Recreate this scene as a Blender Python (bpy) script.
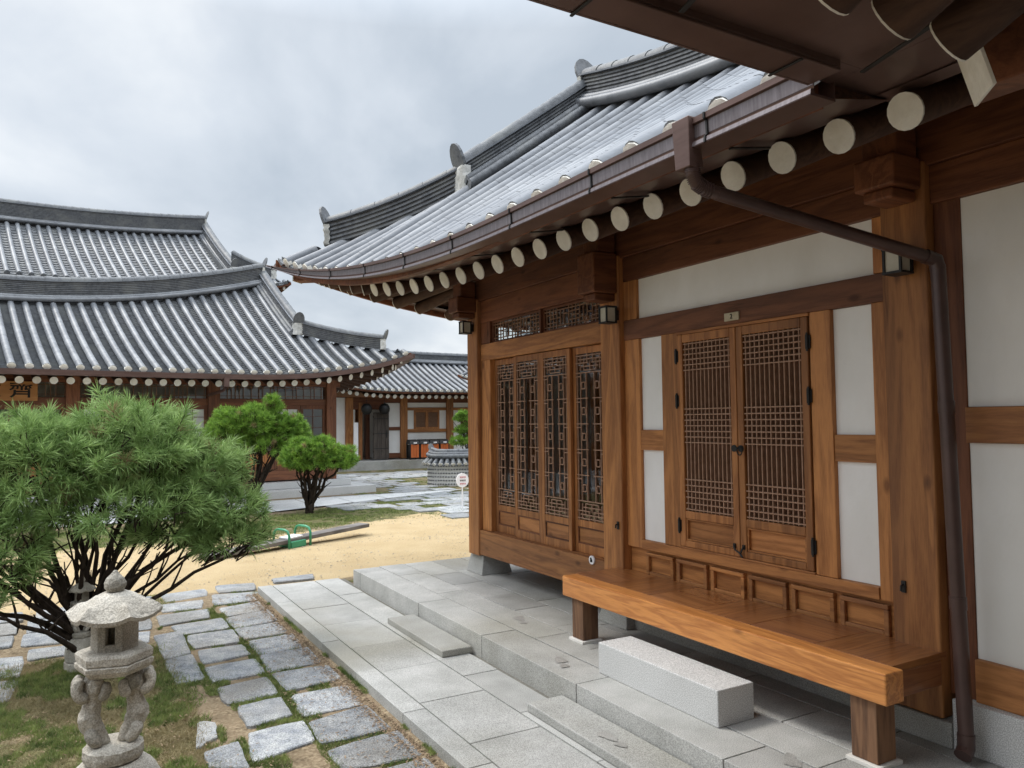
import bpy, math, random
import numpy as np
from mathutils import Vector, Matrix
from math import sin, cos, pi, radians, sqrt
random.seed(7); rng = np.random.default_rng(7)
S = bpy.context.scene
for o in list(bpy.data.objects): bpy.data.objects.remove(o)

# ------------------------------------------------------------------ camera
F, CX, CY, EYE = 769.0, 512.0, 384.0, 1.65
ya = Vector((72-CX, 425-CY, F)).normalized()
xa = Vector((1844-CX, 405-CY, F)); xa = (xa - ya*xa.dot(ya)).normalized()
za = xa.cross(ya)
R = Matrix((xa, ya, za))                       # world <- image axes (right, down, forward)
right, down, fwd = R @ Vector((1,0,0)), R @ Vector((0,1,0)), R @ Vector((0,0,1))
cam = bpy.data.cameras.new('camera'); co = bpy.data.objects.new('camera', cam)
S.collection.objects.link(co)
cam.sensor_fit = 'HORIZONTAL'; cam.sensor_width = 36; cam.lens = 36*F/1024
cam.clip_start = .05; cam.clip_end = 3000
m = Matrix.Identity(4)
for i in range(3):
    m[i][0] = right[i]; m[i][1] = -down[i]; m[i][2] = -fwd[i]
m[0][3], m[1][3], m[2][3] = 0, 0, EYE
co.matrix_world = m
S.camera = co

# ------------------------------------------------------------------ world, sun, exposure
SUN_EL, SUN_AZ = radians(56), radians(-38)     # azimuth from +Y towards +X
w = bpy.data.worlds.new("World"); S.world = w; w.use_nodes = True
nt = w.node_tree; nt.nodes.clear()
def N(t, ty, **k):
    n = t.nodes.new(ty)
    for a, v in k.items(): setattr(n, a, v)
    return n
out = N(nt, 'ShaderNodeOutputWorld'); bg = N(nt, 'ShaderNodeBackground'); bg.inputs[1].default_value = .1
sky = N(nt, 'ShaderNodeTexSky', sky_type='NISHITA', sun_disc=False)
sky.sun_elevation = SUN_EL; sky.sun_rotation = SUN_AZ; sky.dust_density = 2.0
tc = N(nt, 'ShaderNodeTexCoord')
sp = N(nt, 'ShaderNodeSeparateXYZ'); nt.links.new(tc.outputs['Generated'], sp.inputs[0])
# project direction on a cloud layer: (x,y)/(z+.25)
ad = N(nt, 'ShaderNodeMath', operation='ADD'); ad.inputs[1].default_value = .42; nt.links.new(sp.outputs[2], ad.inputs[0])
mx_ = N(nt, 'ShaderNodeMath', operation='MAXIMUM'); mx_.inputs[1].default_value = .12; nt.links.new(ad.outputs[0], mx_.inputs[0])
dx = N(nt, 'ShaderNodeMath', operation='DIVIDE'); dy = N(nt, 'ShaderNodeMath', operation='DIVIDE')
nt.links.new(sp.outputs[0], dx.inputs[0]); nt.links.new(mx_.outputs[0], dx.inputs[1])
nt.links.new(sp.outputs[1], dy.inputs[0]); nt.links.new(mx_.outputs[0], dy.inputs[1])
cb = N(nt, 'ShaderNodeCombineXYZ'); nt.links.new(dx.outputs[0], cb.inputs[0]); nt.links.new(dy.outputs[0], cb.inputs[1])
n1 = N(nt, 'ShaderNodeTexNoise'); n1.inputs['Scale'].default_value = 1.5; n1.inputs['Detail'].default_value = 7; n1.inputs['Roughness'].default_value = .52
n1.inputs['Distortion'].default_value = .35
nt.links.new(cb.outputs[0], n1.inputs['Vector'])
cr = N(nt, 'ShaderNodeValToRGB'); nt.links.new(n1.outputs[0], cr.inputs[0])
K = 5.9
e = cr.color_ramp.elements
e[0].position = .38; e[0].color = (.55*K, .62*K, .70*K, 1)
e[1].position = .62; e[1].color = (1.02*K, 1.05*K, 1.07*K, 1)
x_ = e.new(.5); x_.color = (.74*K, .80*K, .87*K, 1)
mixs = N(nt, 'ShaderNodeMixRGB'); mixs.inputs[0].default_value = .93
nt.links.new(sky.outputs[0], mixs.inputs[1]); nt.links.new(cr.outputs[0], mixs.inputs[2])
zz = N(nt, 'ShaderNodeMapRange'); nt.links.new(sp.outputs[2], zz.inputs[0]); zz.inputs[1].default_value = .46; zz.inputs[2].default_value = 1.0; zz.inputs[3].default_value = 1.0; zz.inputs[4].default_value = 4.6
zc = N(nt, 'ShaderNodeMixRGB', blend_type='MULTIPLY'); zc.inputs[0].default_value = 1; nt.links.new(mixs.outputs[0], zc.inputs[1]); nt.links.new(zz.outputs[0], zc.inputs[2])
nt.links.new(zc.outputs[0], bg.inputs[0]); nt.links.new(bg.outputs[0], out.inputs[0])
sl = bpy.data.lights.new('sun', 'SUN'); sl.energy = 1.3; sl.angle = radians(14); sl.color = (1, .95, .88)
so = bpy.data.objects.new('sun', sl); S.collection.objects.link(so)
sd = Vector((sin(SUN_AZ)*cos(SUN_EL), cos(SUN_AZ)*cos(SUN_EL), sin(SUN_EL)))
so.rotation_euler = sd.to_track_quat('Z', 'Y').to_euler()
S.view_settings.view_transform = 'Standard'; S.view_settings.look = 'None'
S.view_settings.gamma = 1; S.view_settings.exposure = .74
S.cycles.max_bounces = 8; S.cycles.diffuse_bounces = 5

# ------------------------------------------------------------------ materials
def mat(name, c1, c2=None, rough=.7, scale=8., stretch=(1,1,1), bump=.0, bscale=None, detail=4, spec=.3, c3=None,
        speck=None, metal=0., objrand=.0, island=0., pos=(.3,.7), coat=0., bdist=.01):
    M = bpy.data.materials.new(name); M.use_nodes = True; t = M.node_tree
    b = t.nodes['Principled BSDF']; b.inputs['Roughness'].default_value = rough
    b.inputs['Specular IOR Level'].default_value = spec; b.inputs['Metallic'].default_value = metal
    if coat: b.inputs['Coat Weight'].default_value = coat; b.inputs['Coat Roughness'].default_value = .25
    if c2 is None: c2 = c1
    tcn = N(t, 'ShaderNodeTexCoord'); mp = N(t, 'ShaderNodeMapping'); mp.inputs['Scale'].default_value = stretch
    t.links.new(tcn.outputs['Object'], mp.inputs[0])
    oi = N(t, 'ShaderNodeObjectInfo')
    vm = N(t, 'ShaderNodeVectorMath', operation='MULTIPLY'); t.links.new(oi.outputs['Random'], vm.inputs[0]); vm.inputs[1].default_value = (37, 53, 71)
    va = N(t, 'ShaderNodeVectorMath', operation='ADD'); t.links.new(mp.outputs[0], va.inputs[0]); t.links.new(vm.outputs[0], va.inputs[1])
    n = N(t, 'ShaderNodeTexNoise'); n.inputs['Scale'].default_value = scale; n.inputs['Detail'].default_value = detail; n.inputs['Roughness'].default_value = .6
    t.links.new(va.outputs[0], n.inputs['Vector'])
    r = N(t, 'ShaderNodeValToRGB'); t.links.new(n.outputs[0], r.inputs[0])
    r.color_ramp.elements[0].position = pos[0]; r.color_ramp.elements[0].color = (*c1, 1)
    r.color_ramp.elements[1].position = pos[1]; r.color_ramp.elements[1].color = (*c2, 1)
    col = r.outputs[0]
    if c3:   # big soft stains
        n3 = N(t, 'ShaderNodeTexNoise'); n3.inputs['Scale'].default_value = scale*.18; n3.inputs['Detail'].default_value = 3
        t.links.new(va.outputs[0], n3.inputs['Vector'])
        r3 = N(t, 'ShaderNodeValToRGB'); t.links.new(n3.outputs[0], r3.inputs[0])
        r3.color_ramp.elements[0].position = .48; r3.color_ramp.elements[1].position = .68
        r3.color_ramp.elements[0].color = (0,0,0,1); r3.color_ramp.elements[1].color = (.8,.8,.8,1)
        mm = N(t, 'ShaderNodeMixRGB'); t.links.new(r3.outputs[0], mm.inputs[0]); t.links.new(col, mm.inputs[1]); mm.inputs[2].default_value = (*c3, 1)
        col = mm.outputs[0]
    if speck:  # granite speckle
        ns = N(t, 'ShaderNodeTexNoise'); ns.inputs['Scale'].default_value = speck[0]; ns.inputs['Detail'].default_value = 2
        t.links.new(tcn.outputs['Object'], ns.inputs['Vector'])
        rs = N(t, 'ShaderNodeValToRGB'); t.links.new(ns.outputs[0], rs.inputs[0])
        rs.color_ramp.elements[0].position = .4; rs.color_ramp.elements[1].position = .6
        lo, hi = 1-speck[1], 1+speck[1]*.7
        rs.color_ramp.elements[0].color = (lo,lo,lo,1); rs.color_ramp.elements[1].color = (hi,hi,hi,1)
        m2 = N(t, 'ShaderNodeMixRGB', blend_type='MULTIPLY'); m2.inputs[0].default_value = 1
        t.links.new(col, m2.inputs[1]); t.links.new(rs.outputs[0], m2.inputs[2]); col = m2.outputs[0]
    if objrand:
        hv = N(t, 'ShaderNodeHueSaturation'); mr = N(t, 'ShaderNodeMapRange'); t.links.new(oi.outputs['Random'], mr.inputs[0])
        mr.inputs[3].default_value = 1-objrand; mr.inputs[4].default_value = 1+objrand
        t.links.new(mr.outputs[0], hv.inputs['Value']); t.links.new(col, hv.inputs['Color']); col = hv.outputs[0]
    if island:
        gm = N(t, 'ShaderNodeNewGeometry'); hv = N(t, 'ShaderNodeHueSaturation'); mr = N(t, 'ShaderNodeMapRange'); t.links.new(gm.outputs['Random Per Island'], mr.inputs[0])
        mr.inputs[3].default_value = 1-island; mr.inputs[4].default_value = 1+island
        t.links.new(mr.outputs[0], hv.inputs['Value']); t.links.new(col, hv.inputs['Color']); col = hv.outputs[0]
    t.links.new(col, b.inputs['Base Color'])
    if bump:
        bn = N(t, 'ShaderNodeBump'); bn.inputs['Strength'].default_value = bump; bn.inputs['Distance'].default_value = bdist
        if bscale:
            nb = N(t, 'ShaderNodeTexNoise'); nb.inputs['Scale'].default_value = bscale; nb.inputs['Detail'].default_value = 4
            t.links.new(va.outputs[0], nb.inputs['Vector']); t.links.new(nb.outputs[0], bn.inputs['Height'])
        else: t.links.new(n.outputs[0], bn.inputs['Height'])
        t.links.new(bn.outputs[0], b.inputs['Normal'])
    return M

def wood(name, c1, c2, c3, axis, rough=.5, coat=0., ring=1.):
    """timber with flowing growth rings, fine pores and knots, grain along axis"""
    M = bpy.data.materials.new(name); M.use_nodes = True; t = M.node_tree
    b = t.nodes['Principled BSDF']; b.inputs['Specular IOR Level'].default_value = .35
    if coat: b.inputs['Coat Weight'].default_value = coat; b.inputs['Coat Roughness'].default_value = .22
    tcn = N(t, 'ShaderNodeTexCoord'); mp = N(t, 'ShaderNodeMapping')
    sc = [1., 1., 1.]; sc['xyz'.index(axis)] = .09; mp.inputs['Scale'].default_value = sc
    t.links.new(tcn.outputs['Object'], mp.inputs[0])
    oi = N(t, 'ShaderNodeObjectInfo')
    vm = N(t, 'ShaderNodeVectorMath', operation='MULTIPLY'); t.links.new(oi.outputs['Random'], vm.inputs[0]); vm.inputs[1].default_value = (37, 53, 71)
    va = N(t, 'ShaderNodeVectorMath', operation='ADD'); t.links.new(mp.outputs[0], va.inputs[0]); t.links.new(vm.outputs[0], va.inputs[1])
    nA = N(t, 'ShaderNodeTexNoise'); nA.inputs['Scale'].default_value = 7.5*ring; nA.inputs['Detail'].default_value = 2; nA.inputs['Distortion'].default_value = .6
    t.links.new(va.outputs[0], nA.inputs['Vector'])
    mu = N(t, 'ShaderNodeMath', operation='MULTIPLY'); mu.inputs[1].default_value = 30; t.links.new(nA.outputs[0], mu.inputs[0])
    si = N(t, 'ShaderNodeMath', operation='SINE'); t.links.new(mu.outputs[0], si.inputs[0])
    nB = N(t, 'ShaderNodeTexNoise'); nB.inputs['Scale'].default_value = 130; nB.inputs['Detail'].default_value = 3
    t.links.new(va.outputs[0], nB.inputs['Vector'])
    mr = N(t, 'ShaderNodeMapRange'); t.links.new(si.outputs[0], mr.inputs[0]); mr.inputs[1].default_value = -1; mr.inputs[2].default_value = 1; mr.inputs[3].default_value = .0; mr.inputs[4].default_value = .50
    ad = N(t, 'ShaderNodeMath', operation='MULTIPLY_ADD'); t.links.new(nB.outputs[0], ad.inputs[0]); ad.inputs[1].default_value = .85; t.links.new(mr.outputs[0], ad.inputs[2])
    r = N(t, 'ShaderNodeValToRGB'); t.links.new(ad.outputs[0], r.inputs[0])
    r.color_ramp.elements[0].position = .22; r.color_ramp.elements[0].color = (*c2, 1)
    r.color_ramp.elements[1].position = .95; r.color_ramp.elements[1].color = (*c1, 1)
    # weathering patches, grey and darker
    nC = N(t, 'ShaderNodeTexNoise'); nC.inputs['Scale'].default_value = 2.2; nC.inputs['Detail'].default_value = 5
    t.links.new(va.outputs[0], nC.inputs['Vector'])
    rc = N(t, 'ShaderNodeValToRGB'); t.links.new(nC.outputs[0], rc.inputs[0]); rc.color_ramp.elements[0].position = .45; rc.color_ramp.elements[1].position = .72
    rc.color_ramp.elements[0].color = (0,0,0,1); rc.color_ramp.elements[1].color = (.75,.75,.75,1)
    mm = N(t, 'ShaderNodeMixRGB'); t.links.new(rc.outputs[0], mm.inputs[0]); t.links.new(r.outputs[0], mm.inputs[1]); mm.inputs[2].default_value = (*c3, 1)
    # knots
    mk = N(t, 'ShaderNodeMapping'); sk = [5., 5., 5.]; sk['xyz'.index(axis)] = 2.6; mk.inputs['Scale'].default_value = sk
    t.links.new(tcn.outputs['Object'], mk.inputs[0])
    vk = N(t, 'ShaderNodeVectorMath', operation='ADD'); t.links.new(mk.outputs[0], vk.inputs[0]); t.links.new(vm.outputs[0], vk.inputs[1])
    vo = N(t, 'ShaderNodeTexVoronoi'); vo.inputs['Scale'].default_value = .9; t.links.new(vk.outputs[0], vo.inputs['Vector'])
    rk = N(t, 'ShaderNodeValToRGB'); t.links.new(vo.outputs['Distance'], rk.inputs[0]); rk.color_ramp.elements[0].position = .05; rk.color_ramp.elements[1].position = .13
    rk.color_ramp.elements[0].color = (.35,.3,.28,1); rk.color_ramp.elements[1].color = (1,1,1,1)
    mk2 = N(t, 'ShaderNodeMixRGB', blend_type='MULTIPLY'); mk2.inputs[0].default_value = .8; t.links.new(mm.outputs[0], mk2.inputs[1]); t.links.new(rk.outputs[0], mk2.inputs[2])
    mc = N(t, 'ShaderNodeMapping'); s4 = [1., 1., 1.]; s4['xyz'.index(axis)] = .035; mc.inputs['Scale'].default_value = s4; t.links.new(tcn.outputs['Object'], mc.inputs[0])
    vc = N(t, 'ShaderNodeVectorMath', operation='ADD'); t.links.new(mc.outputs[0], vc.inputs[0]); t.links.new(vm.outputs[0], vc.inputs[1])
    nD = N(t, 'ShaderNodeTexNoise'); nD.inputs['Scale'].default_value = 9; nD.inputs['Detail'].default_value = 2; t.links.new(vc.outputs[0], nD.inputs['Vector'])
    rd_ = N(t, 'ShaderNodeValToRGB'); t.links.new(nD.outputs[0], rd_.inputs[0]); ee = rd_.color_ramp.elements; ee[0].position = .462; ee[0].color = (1,1,1,1); ee[1].position = .478; ee[1].color = (1,1,1,1)
    e5 = ee.new(.47); e5.color = (.25,.22,.2,1)
    mk3 = N(t, 'ShaderNodeMixRGB', blend_type='MULTIPLY'); t.links.new(rc.outputs[0], mk3.inputs[0]); t.links.new(mk2.outputs[0], mk3.inputs[1]); t.links.new(rd_.outputs[0], mk3.inputs[2]); mk2 = mk3
    hv = N(t, 'ShaderNodeHueSaturation'); m3 = N(t, 'ShaderNodeMapRange'); t.links.new(oi.outputs['Random'], m3.inputs[0]); m3.inputs[3].default_value = .78; m3.inputs[4].default_value = 1.18
    t.links.new(m3.outputs[0], hv.inputs['Value']); t.links.new(mk2.outputs[0], hv.inputs['Color'])
    t.links.new(hv.outputs[0], b.inputs['Base Color'])
    rr = N(t, 'ShaderNodeMapRange'); t.links.new(nC.outputs[0], rr.inputs[0]); rr.inputs[3].default_value = rough-.12; rr.inputs[4].default_value = rough+.2
    t.links.new(rr.outputs[0], b.inputs['Roughness'])
    bn = N(t, 'ShaderNodeBump'); bn.inputs['Strength'].default_value = .25; bn.inputs['Distance'].default_value = .004
    t.links.new(ad.outputs[0], bn.inputs['Height']); t.links.new(bn.outputs[0], b.inputs['Normal'])
    return M

WX, WY, WZ = {}, {}, {}
WD = {}
for ax, D in (('x', WX), ('y', WY), ('z', WZ)):
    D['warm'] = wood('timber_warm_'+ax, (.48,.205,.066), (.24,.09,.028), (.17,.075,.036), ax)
    D['dark'] = wood('timber_shaded_'+ax, (.20,.072,.030), (.095,.030,.013), (.075,.03,.016), ax, rough=.55)  # darker timber copy for upper beams; under-eave shade is put into its colour
    D['rafter'] = wood('timber_rafter_'+ax, (.085,.042,.024), (.045,.02,.012), (.04,.022,.015), ax, rough=.7)  # darkest timber copy; the shade among the rafters is in its colour
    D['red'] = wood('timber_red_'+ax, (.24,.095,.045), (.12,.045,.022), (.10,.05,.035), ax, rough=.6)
    D['leg'] = wood('timber_worn_'+ax, (.24,.125,.065), (.10,.05,.028), (.07,.045,.032), ax, rough=.7)
    D['bench'] = wood('timber_bench_'+ax, (.64,.275,.075), (.34,.115,.027), (.40,.15,.042), ax, rough=.36, coat=.3, ring=1.7)
    D['seat'] = wood('timber_seat_'+ax, (.42,.175,.060), (.22,.075,.025), (.20,.08,.04), ax, rough=.28, coat=.5, ring=1.5)
    D['gold'] = wood('timber_door_'+ax, (.44,.185,.062), (.23,.085,.025), (.19,.08,.036), ax, rough=.5)
    D['grey'] = wood('timber_grey_'+ax, (.11,.09,.075), (.05,.04,.035), (.08,.06,.05), ax, rough=.8)
M_plaster = mat('lime_plaster', (.80,.785,.755), (.87,.86,.84), rough=.9, scale=4, stretch=(1,1,.5), bump=.25, bscale=22, c3=(.60,.57,.51), spec=.1, detail=8)
M_cap = mat('white_painted_rafter_end', (.70,.68,.62), (.82,.80,.74), rough=.85, scale=14, bump=.5, bscale=40, spec=.15, c3=(.50,.46,.38), objrand=.10, detail=8)
M_tile = mat('roof_tile_grey', (.11,.118,.13), (.20,.21,.226), rough=.45, scale=7, bump=.2, bscale=40, c3=(.26,.27,.28), spec=.5, pos=(.25,.75), island=.10, detail=7)
M_tile2 = mat('roof_tile_pale', (.10,.108,.122), (.185,.198,.22), rough=.45, scale=7, bump=.2, bscale=40, c3=(.26,.27,.285), spec=.5, pos=(.25,.75), island=.10, detail=7)
M_trough = mat('roof_pan_tile', (.075,.079,.085), (.18,.187,.195), rough=.55, scale=9, bump=.25, bscale=40, c3=(.17,.175,.17), spec=.3)
M_ridge = mat('ridge_tile_dark', (.075,.08,.086), (.17,.178,.19), rough=.55, scale=14, bump=.35, bscale=45, c3=(.19,.195,.19), spec=.35)
M_white = mat('ridge_plaster', (.42,.42,.39), (.72,.72,.69), rough=.9, scale=12, bump=.6, bscale=25, c3=(.2,.2,.18))
M_gut = mat('gutter_sheet_brown', (.095,.055,.045), (.15,.092,.078), rough=.38, scale=3, stretch=(1,1,6), spec=.5, metal=.35, bump=.1, bscale=6)
M_gutface = mat('gutter_face_sheen', (.14,.118,.122), (.25,.22,.23), rough=.35, scale=30, stretch=(2,2,.2), spec=.6, metal=.5, pos=(.3,.75))
M_pipe = mat('downpipe_brown', (.06,.033,.028), (.095,.054,.046), rough=.35, scale=4, spec=.5, metal=.2)
M_gran = mat('granite_pale', (.33,.33,.31), (.48,.475,.455), rough=.62, scale=3.2, speck=(210,.34), bump=.25, bscale=150, c3=(.27,.255,.205), spec=.35, bdist=.003, island=.13, detail=8)
M_gran2 = mat('granite_step', (.52,.52,.51), (.60,.60,.59), rough=.75, scale=2, speck=(200,.32), bump=.2, bscale=120, spec=.3, bdist=.003)
M_joint = mat('joint_mortar', (.12,.115,.10), (.20,.19,.165), rough=.95, scale=20)
M_paver = mat('rough_paver', (.19,.205,.225), (.40,.40,.39), rough=.8, scale=9, speck=(120,.35), bump=.8, bscale=45, c3=(.23,.215,.19), spec=.25, bdist=.012, island=.22, detail=8)
M_stone = mat('carved_stone', (.33,.30,.25), (.55,.515,.45), rough=.9, scale=7, speck=(150,.25), bump=.7, bscale=55, c3=(.17,.16,.13), spec=.15)
M_iron = mat('black_iron', (.012,.012,.012), (.03,.03,.03), rough=.5, scale=20, spec=.5, metal=.4)
M_rod = mat('lattice_rod', (.26,.145,.09), (.38,.23,.155), rough=.6, scale=30, spec=.3)
M_rod2 = mat('lattice_rod_dark', (.17,.085,.045), (.27,.15,.09), rough=.6, scale=30, spec=.3)
M_back = mat('door_backing', (.075,.032,.017), (.11,.052,.028), rough=.8, scale=10)
M_inside = mat('interior_wall', (.42,.40,.36), (.52,.50,.46), rough=.9, scale=2)
M_bark = mat('pine_bark', (.020,.015,.012), (.06,.045,.035), rough=.95, scale=30, stretch=(1,1,.3), bump=.8, spec=.1)
M_green = mat('green_enamel', (.03,.22,.11), (.05,.30,.15), rough=.4, scale=5, spec=.5)
M_signw = mat('sign_white', (.78,.76,.77), (.84,.82,.83), rough=.5, scale=5)
M_red = mat('sign_red', (.55,.12,.15), rough=.6); M_blk = mat('ink_black', (.012,.011,.01), rough=.6)
M_orange = mat('bin_orange_wood', (.50,.115,.03), (.62,.17,.05), rough=.55, scale=4, stretch=(6,6,.5))
M_litter = mat('leaf_litter', (.17,.115,.07), (.36,.26,.17), rough=.95, scale=25)
M_plank = mat('seesaw_plank', (.10,.09,.085), (.20,.18,.165), rough=.8, scale=8, stretch=(.3,1,1))
M_lampglass = mat('lamp_pane', (.45,.42,.33), (.6,.56,.46), rough=.3, scale=5)
M_paper = mat('window_paper', (.55,.55,.52), (.66,.66,.63), rough=.8, scale=3)
def glass(name, tint=(.93,.95,.95)):
    M = bpy.data.materials.new(name); M.use_nodes = True; t = M.node_tree; t.nodes.clear()
    o = N(t,'ShaderNodeOutputMaterial'); tr = N(t,'ShaderNodeBsdfTransparent'); tr.inputs[0].default_value = (*tint,1)
    gl = N(t,'ShaderNodeBsdfGlossy'); gl.inputs['Roughness'].default_value = .03
    fr = N(t,'ShaderNodeFresnel'); mx = N(t,'ShaderNodeMixShader'); ge = N(t,'ShaderNodeNewGeometry'); io = N(t,'ShaderNodeMapRange'); io.inputs[3].default_value = 1.5; io.inputs[4].default_value = 1/1.5
    t.links.new(ge.outputs['Backfacing'], io.inputs[0]); t.links.new(io.outputs[0], fr.inputs[0])
    t.links.new(fr.outputs[0], mx.inputs[0]); t.links.new(tr.outputs[0], mx.inputs[1]); t.links.new(gl.outputs[0], mx.inputs[2]); t.links.new(mx.outputs[0], o.inputs[0])
    return M
M_glass = glass('window_glass')
def foliage(name, c1, c2, sc=3.):
    M = mat(name, c1, c2, rough=.6, scale=sc, spec=.25, pos=(.35,.65)); t = M.node_tree; b = t.nodes['Principled BSDF']
    o = [n for n in t.nodes if n.type == 'OUTPUT_MATERIAL'][0]
    tl = N(t,'ShaderNodeBsdfTranslucent'); mx = N(t,'ShaderNodeMixShader'); mx.inputs[0].default_value = .3
    src = b.inputs['Base Color'].links[0].from_socket
    t.links.new(src, tl.inputs[0]); t.links.new(b.outputs[0], mx.inputs[1]); t.links.new(tl.outputs[0], mx.inputs[2]); t.links.new(mx.outputs[0], o.inputs[0])
    return M
M_ndl = foliage('pine_needles', (.13,.22,.06), (.42,.58,.22), 9)
M_ndl_old = foliage('pine_needles_old', (.22,.16,.08), (.34,.27,.14), 4)
M_ndl2 = foliage('pine_needles_fine', (.09,.19,.03), (.30,.48,.08), 7)
M_grass = foliage('grass_blades', (.07,.11,.028), (.27,.32,.10), 11)
M_drygrass = foliage('dry_grass', (.22,.18,.09), (.36,.30,.16), 5)

# ------------------------------------------------------------------ mesh helpers
class MB:
    def __init__(s): s.v = []; s.f = []; s.m = []
    def add(s, vs, fs, mi=0):
        b = len(s.v); s.v.extend([tuple(p) for p in vs]); s.f.extend([tuple(b+i for i in f) for f in fs]); s.m.extend([mi]*len(fs)); return s
    def box(s, x0, x1, y0, y1, z0, z1, mi=0):
        return s.add([(x0,y0,z0),(x1,y0,z0),(x1,y1,z0),(x0,y1,z0),(x0,y0,z1),(x1,y0,z1),(x1,y1,z1),(x0,y1,z1)],
                     [(0,3,2,1),(4,5,6,7),(0,1,5,4),(1,2,6,5),(2,3,7,6),(3,0,4,7)], mi)
    def beam(s, p, q, wd, h, up=(0,0,1), mi=0):
        p = Vector(p); q = Vector(q); d = (q-p).normalized(); u = Vector(up); sd_ = d.cross(u).normalized()*wd/2; u = sd_.cross(d).normalized()*h/2
        vs = [p-sd_-u, p+sd_-u, p+sd_+u, p-sd_+u, q-sd_-u, q+sd_-u, q+sd_+u, q-sd_+u]
        return s.add(vs, [(0,1,2,3),(7,6,5,4),(0,4,5,1),(1,5,6,2),(2,6,7,3),(3,7,4,0)], mi)
    def tube(s, pts, rad, n=8, caps=True, mi=0):
        pts = [Vector(p) for p in pts]; k = len(pts)
        if not hasattr(rad, '__len__'): rad = [rad]*k
        rings = []; prev = None
        for i, p in enumerate(pts):
            d = (pts[min(i+1,k-1)] - pts[max(i-1,0)]).normalized()
            if prev is None:
                a = d.orthogonal().normalized()
            else:
                a = prev - d*prev.dot(d); a = a.normalized() if a.length > 1e-6 else d.orthogonal().normalized()
            prev = a; b = d.cross(a)
            rings.append([p + (a*cos(2*pi*j/n) + b*sin(2*pi*j/n))*rad[i] for j in range(n)])
        vs = [v for r in rings for v in r]; fs = []
        for i in range(k-1):
            for j in range(n):
                fs.append((i*n+j, i*n+(j+1)%n, (i+1)*n+(j+1)%n, (i+1)*n+j))
        if caps: fs.append(tuple(range(n-1,-1,-1))); fs.append(tuple((k-1)*n+j for j in range(n)))
        return s.add(vs, fs, mi)
    def lathe(s, prof, c, n=24, mod=None, mi=0):
        vs = []; fs = []
        for i, (r, z) in enumerate(prof):
            for j in range(n):
                a = 2*pi*j/n; rr, zz = (r, z) if mod is None else mod(r, z, a, i)
                vs.append((c[0]+rr*cos(a), c[1]+rr*sin(a), c[2]+zz))
        for i in range(len(prof)-1):
            for j in range(n): fs.append((i*n+j, i*n+(j+1)%n, (i+1)*n+(j+1)%n, (i+1)*n+j))
        fs.append(tuple(range(n-1,-1,-1))); fs.append(tuple((len(prof)-1)*n+j for j in range(n)))
        return s.add(vs, fs, mi)
    def prism(s, poly, z0, z1, mi=0):
        n = len(poly); vs = [(p[0],p[1],z0) for p in poly]+[(p[0],p[1],z1) for p in poly]
        return s.add(vs, [tuple(range(n-1,-1,-1)), tuple(range(n,2*n))]+[(i,(i+1)%n,n+(i+1)%n,n+i) for i in range(n)], mi)
    def grid(s, P, mi=0, flip=False):
        a = len(P); b = len(P[0]); vs = [p for r in P for p in r]; fs = []
        for i in range(a-1):
            for j in range(b-1):
                q = (i*b+j, i*b+j+1, (i+1)*b+j+1, (i+1)*b+j); fs.append(q[::-1] if flip else q)
        return s.add(vs, fs, mi)
    def sweep(s, path, prof, closed=True, mi=0, caps=True):
        """profile (side, up) along a path; side = right hand of travel, horizontal"""
        path = [Vector(p) for p in path]; k = len(path); n = len(prof); vs = []
        for i, p in enumerate(path):
            d = path[min(i+1,k-1)]-path[max(i-1,0)]; d.z = 0; d.normalize(); sd_ = Vector((d.y,-d.x,0))
            for (a, b) in prof: vs.append(p + sd_*a + Vector((0,0,b)))
        fs = []
        for i in range(k-1):
            for j in range(n if closed else n-1):
                fs.append((i*n+j, (i+1)*n+j, (i+1)*n+(j+1)%n, i*n+(j+1)%n))
        if closed and caps: fs.append(tuple(range(n))); fs.append(tuple((k-1)*n+j for j in range(n-1,-1,-1)))
        return s.add(vs, fs, mi)
    def build(s, name, mats, parent=None, smooth=False, bevel=0, local=False, loc=None):
        if not isinstance(mats, (list,tuple)): mats = [mats]
        me = bpy.data.meshes.new(name)
        off = Vector((0,0,0))
        if not local:
            if parent is not None:
                q = parent
                while q is not None: off += q.location; q = q.parent
            elif loc is not None: off = Vector(loc)
        V = np.array(s.v, dtype=float) - np.array(off)
        me.from_pydata(V.tolist(), [], s.f)
        for x in mats: me.materials.append(x)
        if len(mats) > 1: me.polygons.foreach_set('material_index', s.m)
        if smooth: me.polygons.foreach_set('use_smooth', [True]*len(s.f))
        me.update()
        o = bpy.data.objects.new(name, me); S.collection.objects.link(o)
        if parent is not None: o.parent = parent
        elif loc is not None: o.location = loc
        if bevel:
            bv = o.modifiers.new('bevel', 'BEVEL'); bv.width = bevel; bv.segments = 2; bv.limit_method = 'ANGLE'; bv.angle_limit = radians(40)
        if smooth == 'auto':
            pass
        return o
def tag(o, label=None, cat=None, group=None, kind=None):
    if label: o['label'] = label
    if cat: o['category'] = cat
    if group: o['group'] = group
    if kind: o['kind'] = kind
    return o
def empty(name, loc, label, cat, group=None):
    o = bpy.data.objects.new(name, None); S.collection.objects.link(o); o.location = loc; o.empty_display_size = .2
    return tag(o, label, cat, group)
def copy_tree(o, parent=None):
    c = o.copy(); S.collection.objects.link(c); c.parent = parent
    for ch in list(o.children): copy_tree(ch, c)
    return c
def shade_smooth_angle(o, ang=40):
    me = o.data; me.polygons.foreach_set('use_smooth', [True]*len(me.polygons))
    try: me.set_sharp_from_angle(angle=radians(ang))
    except Exception: pass
    return o

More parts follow.
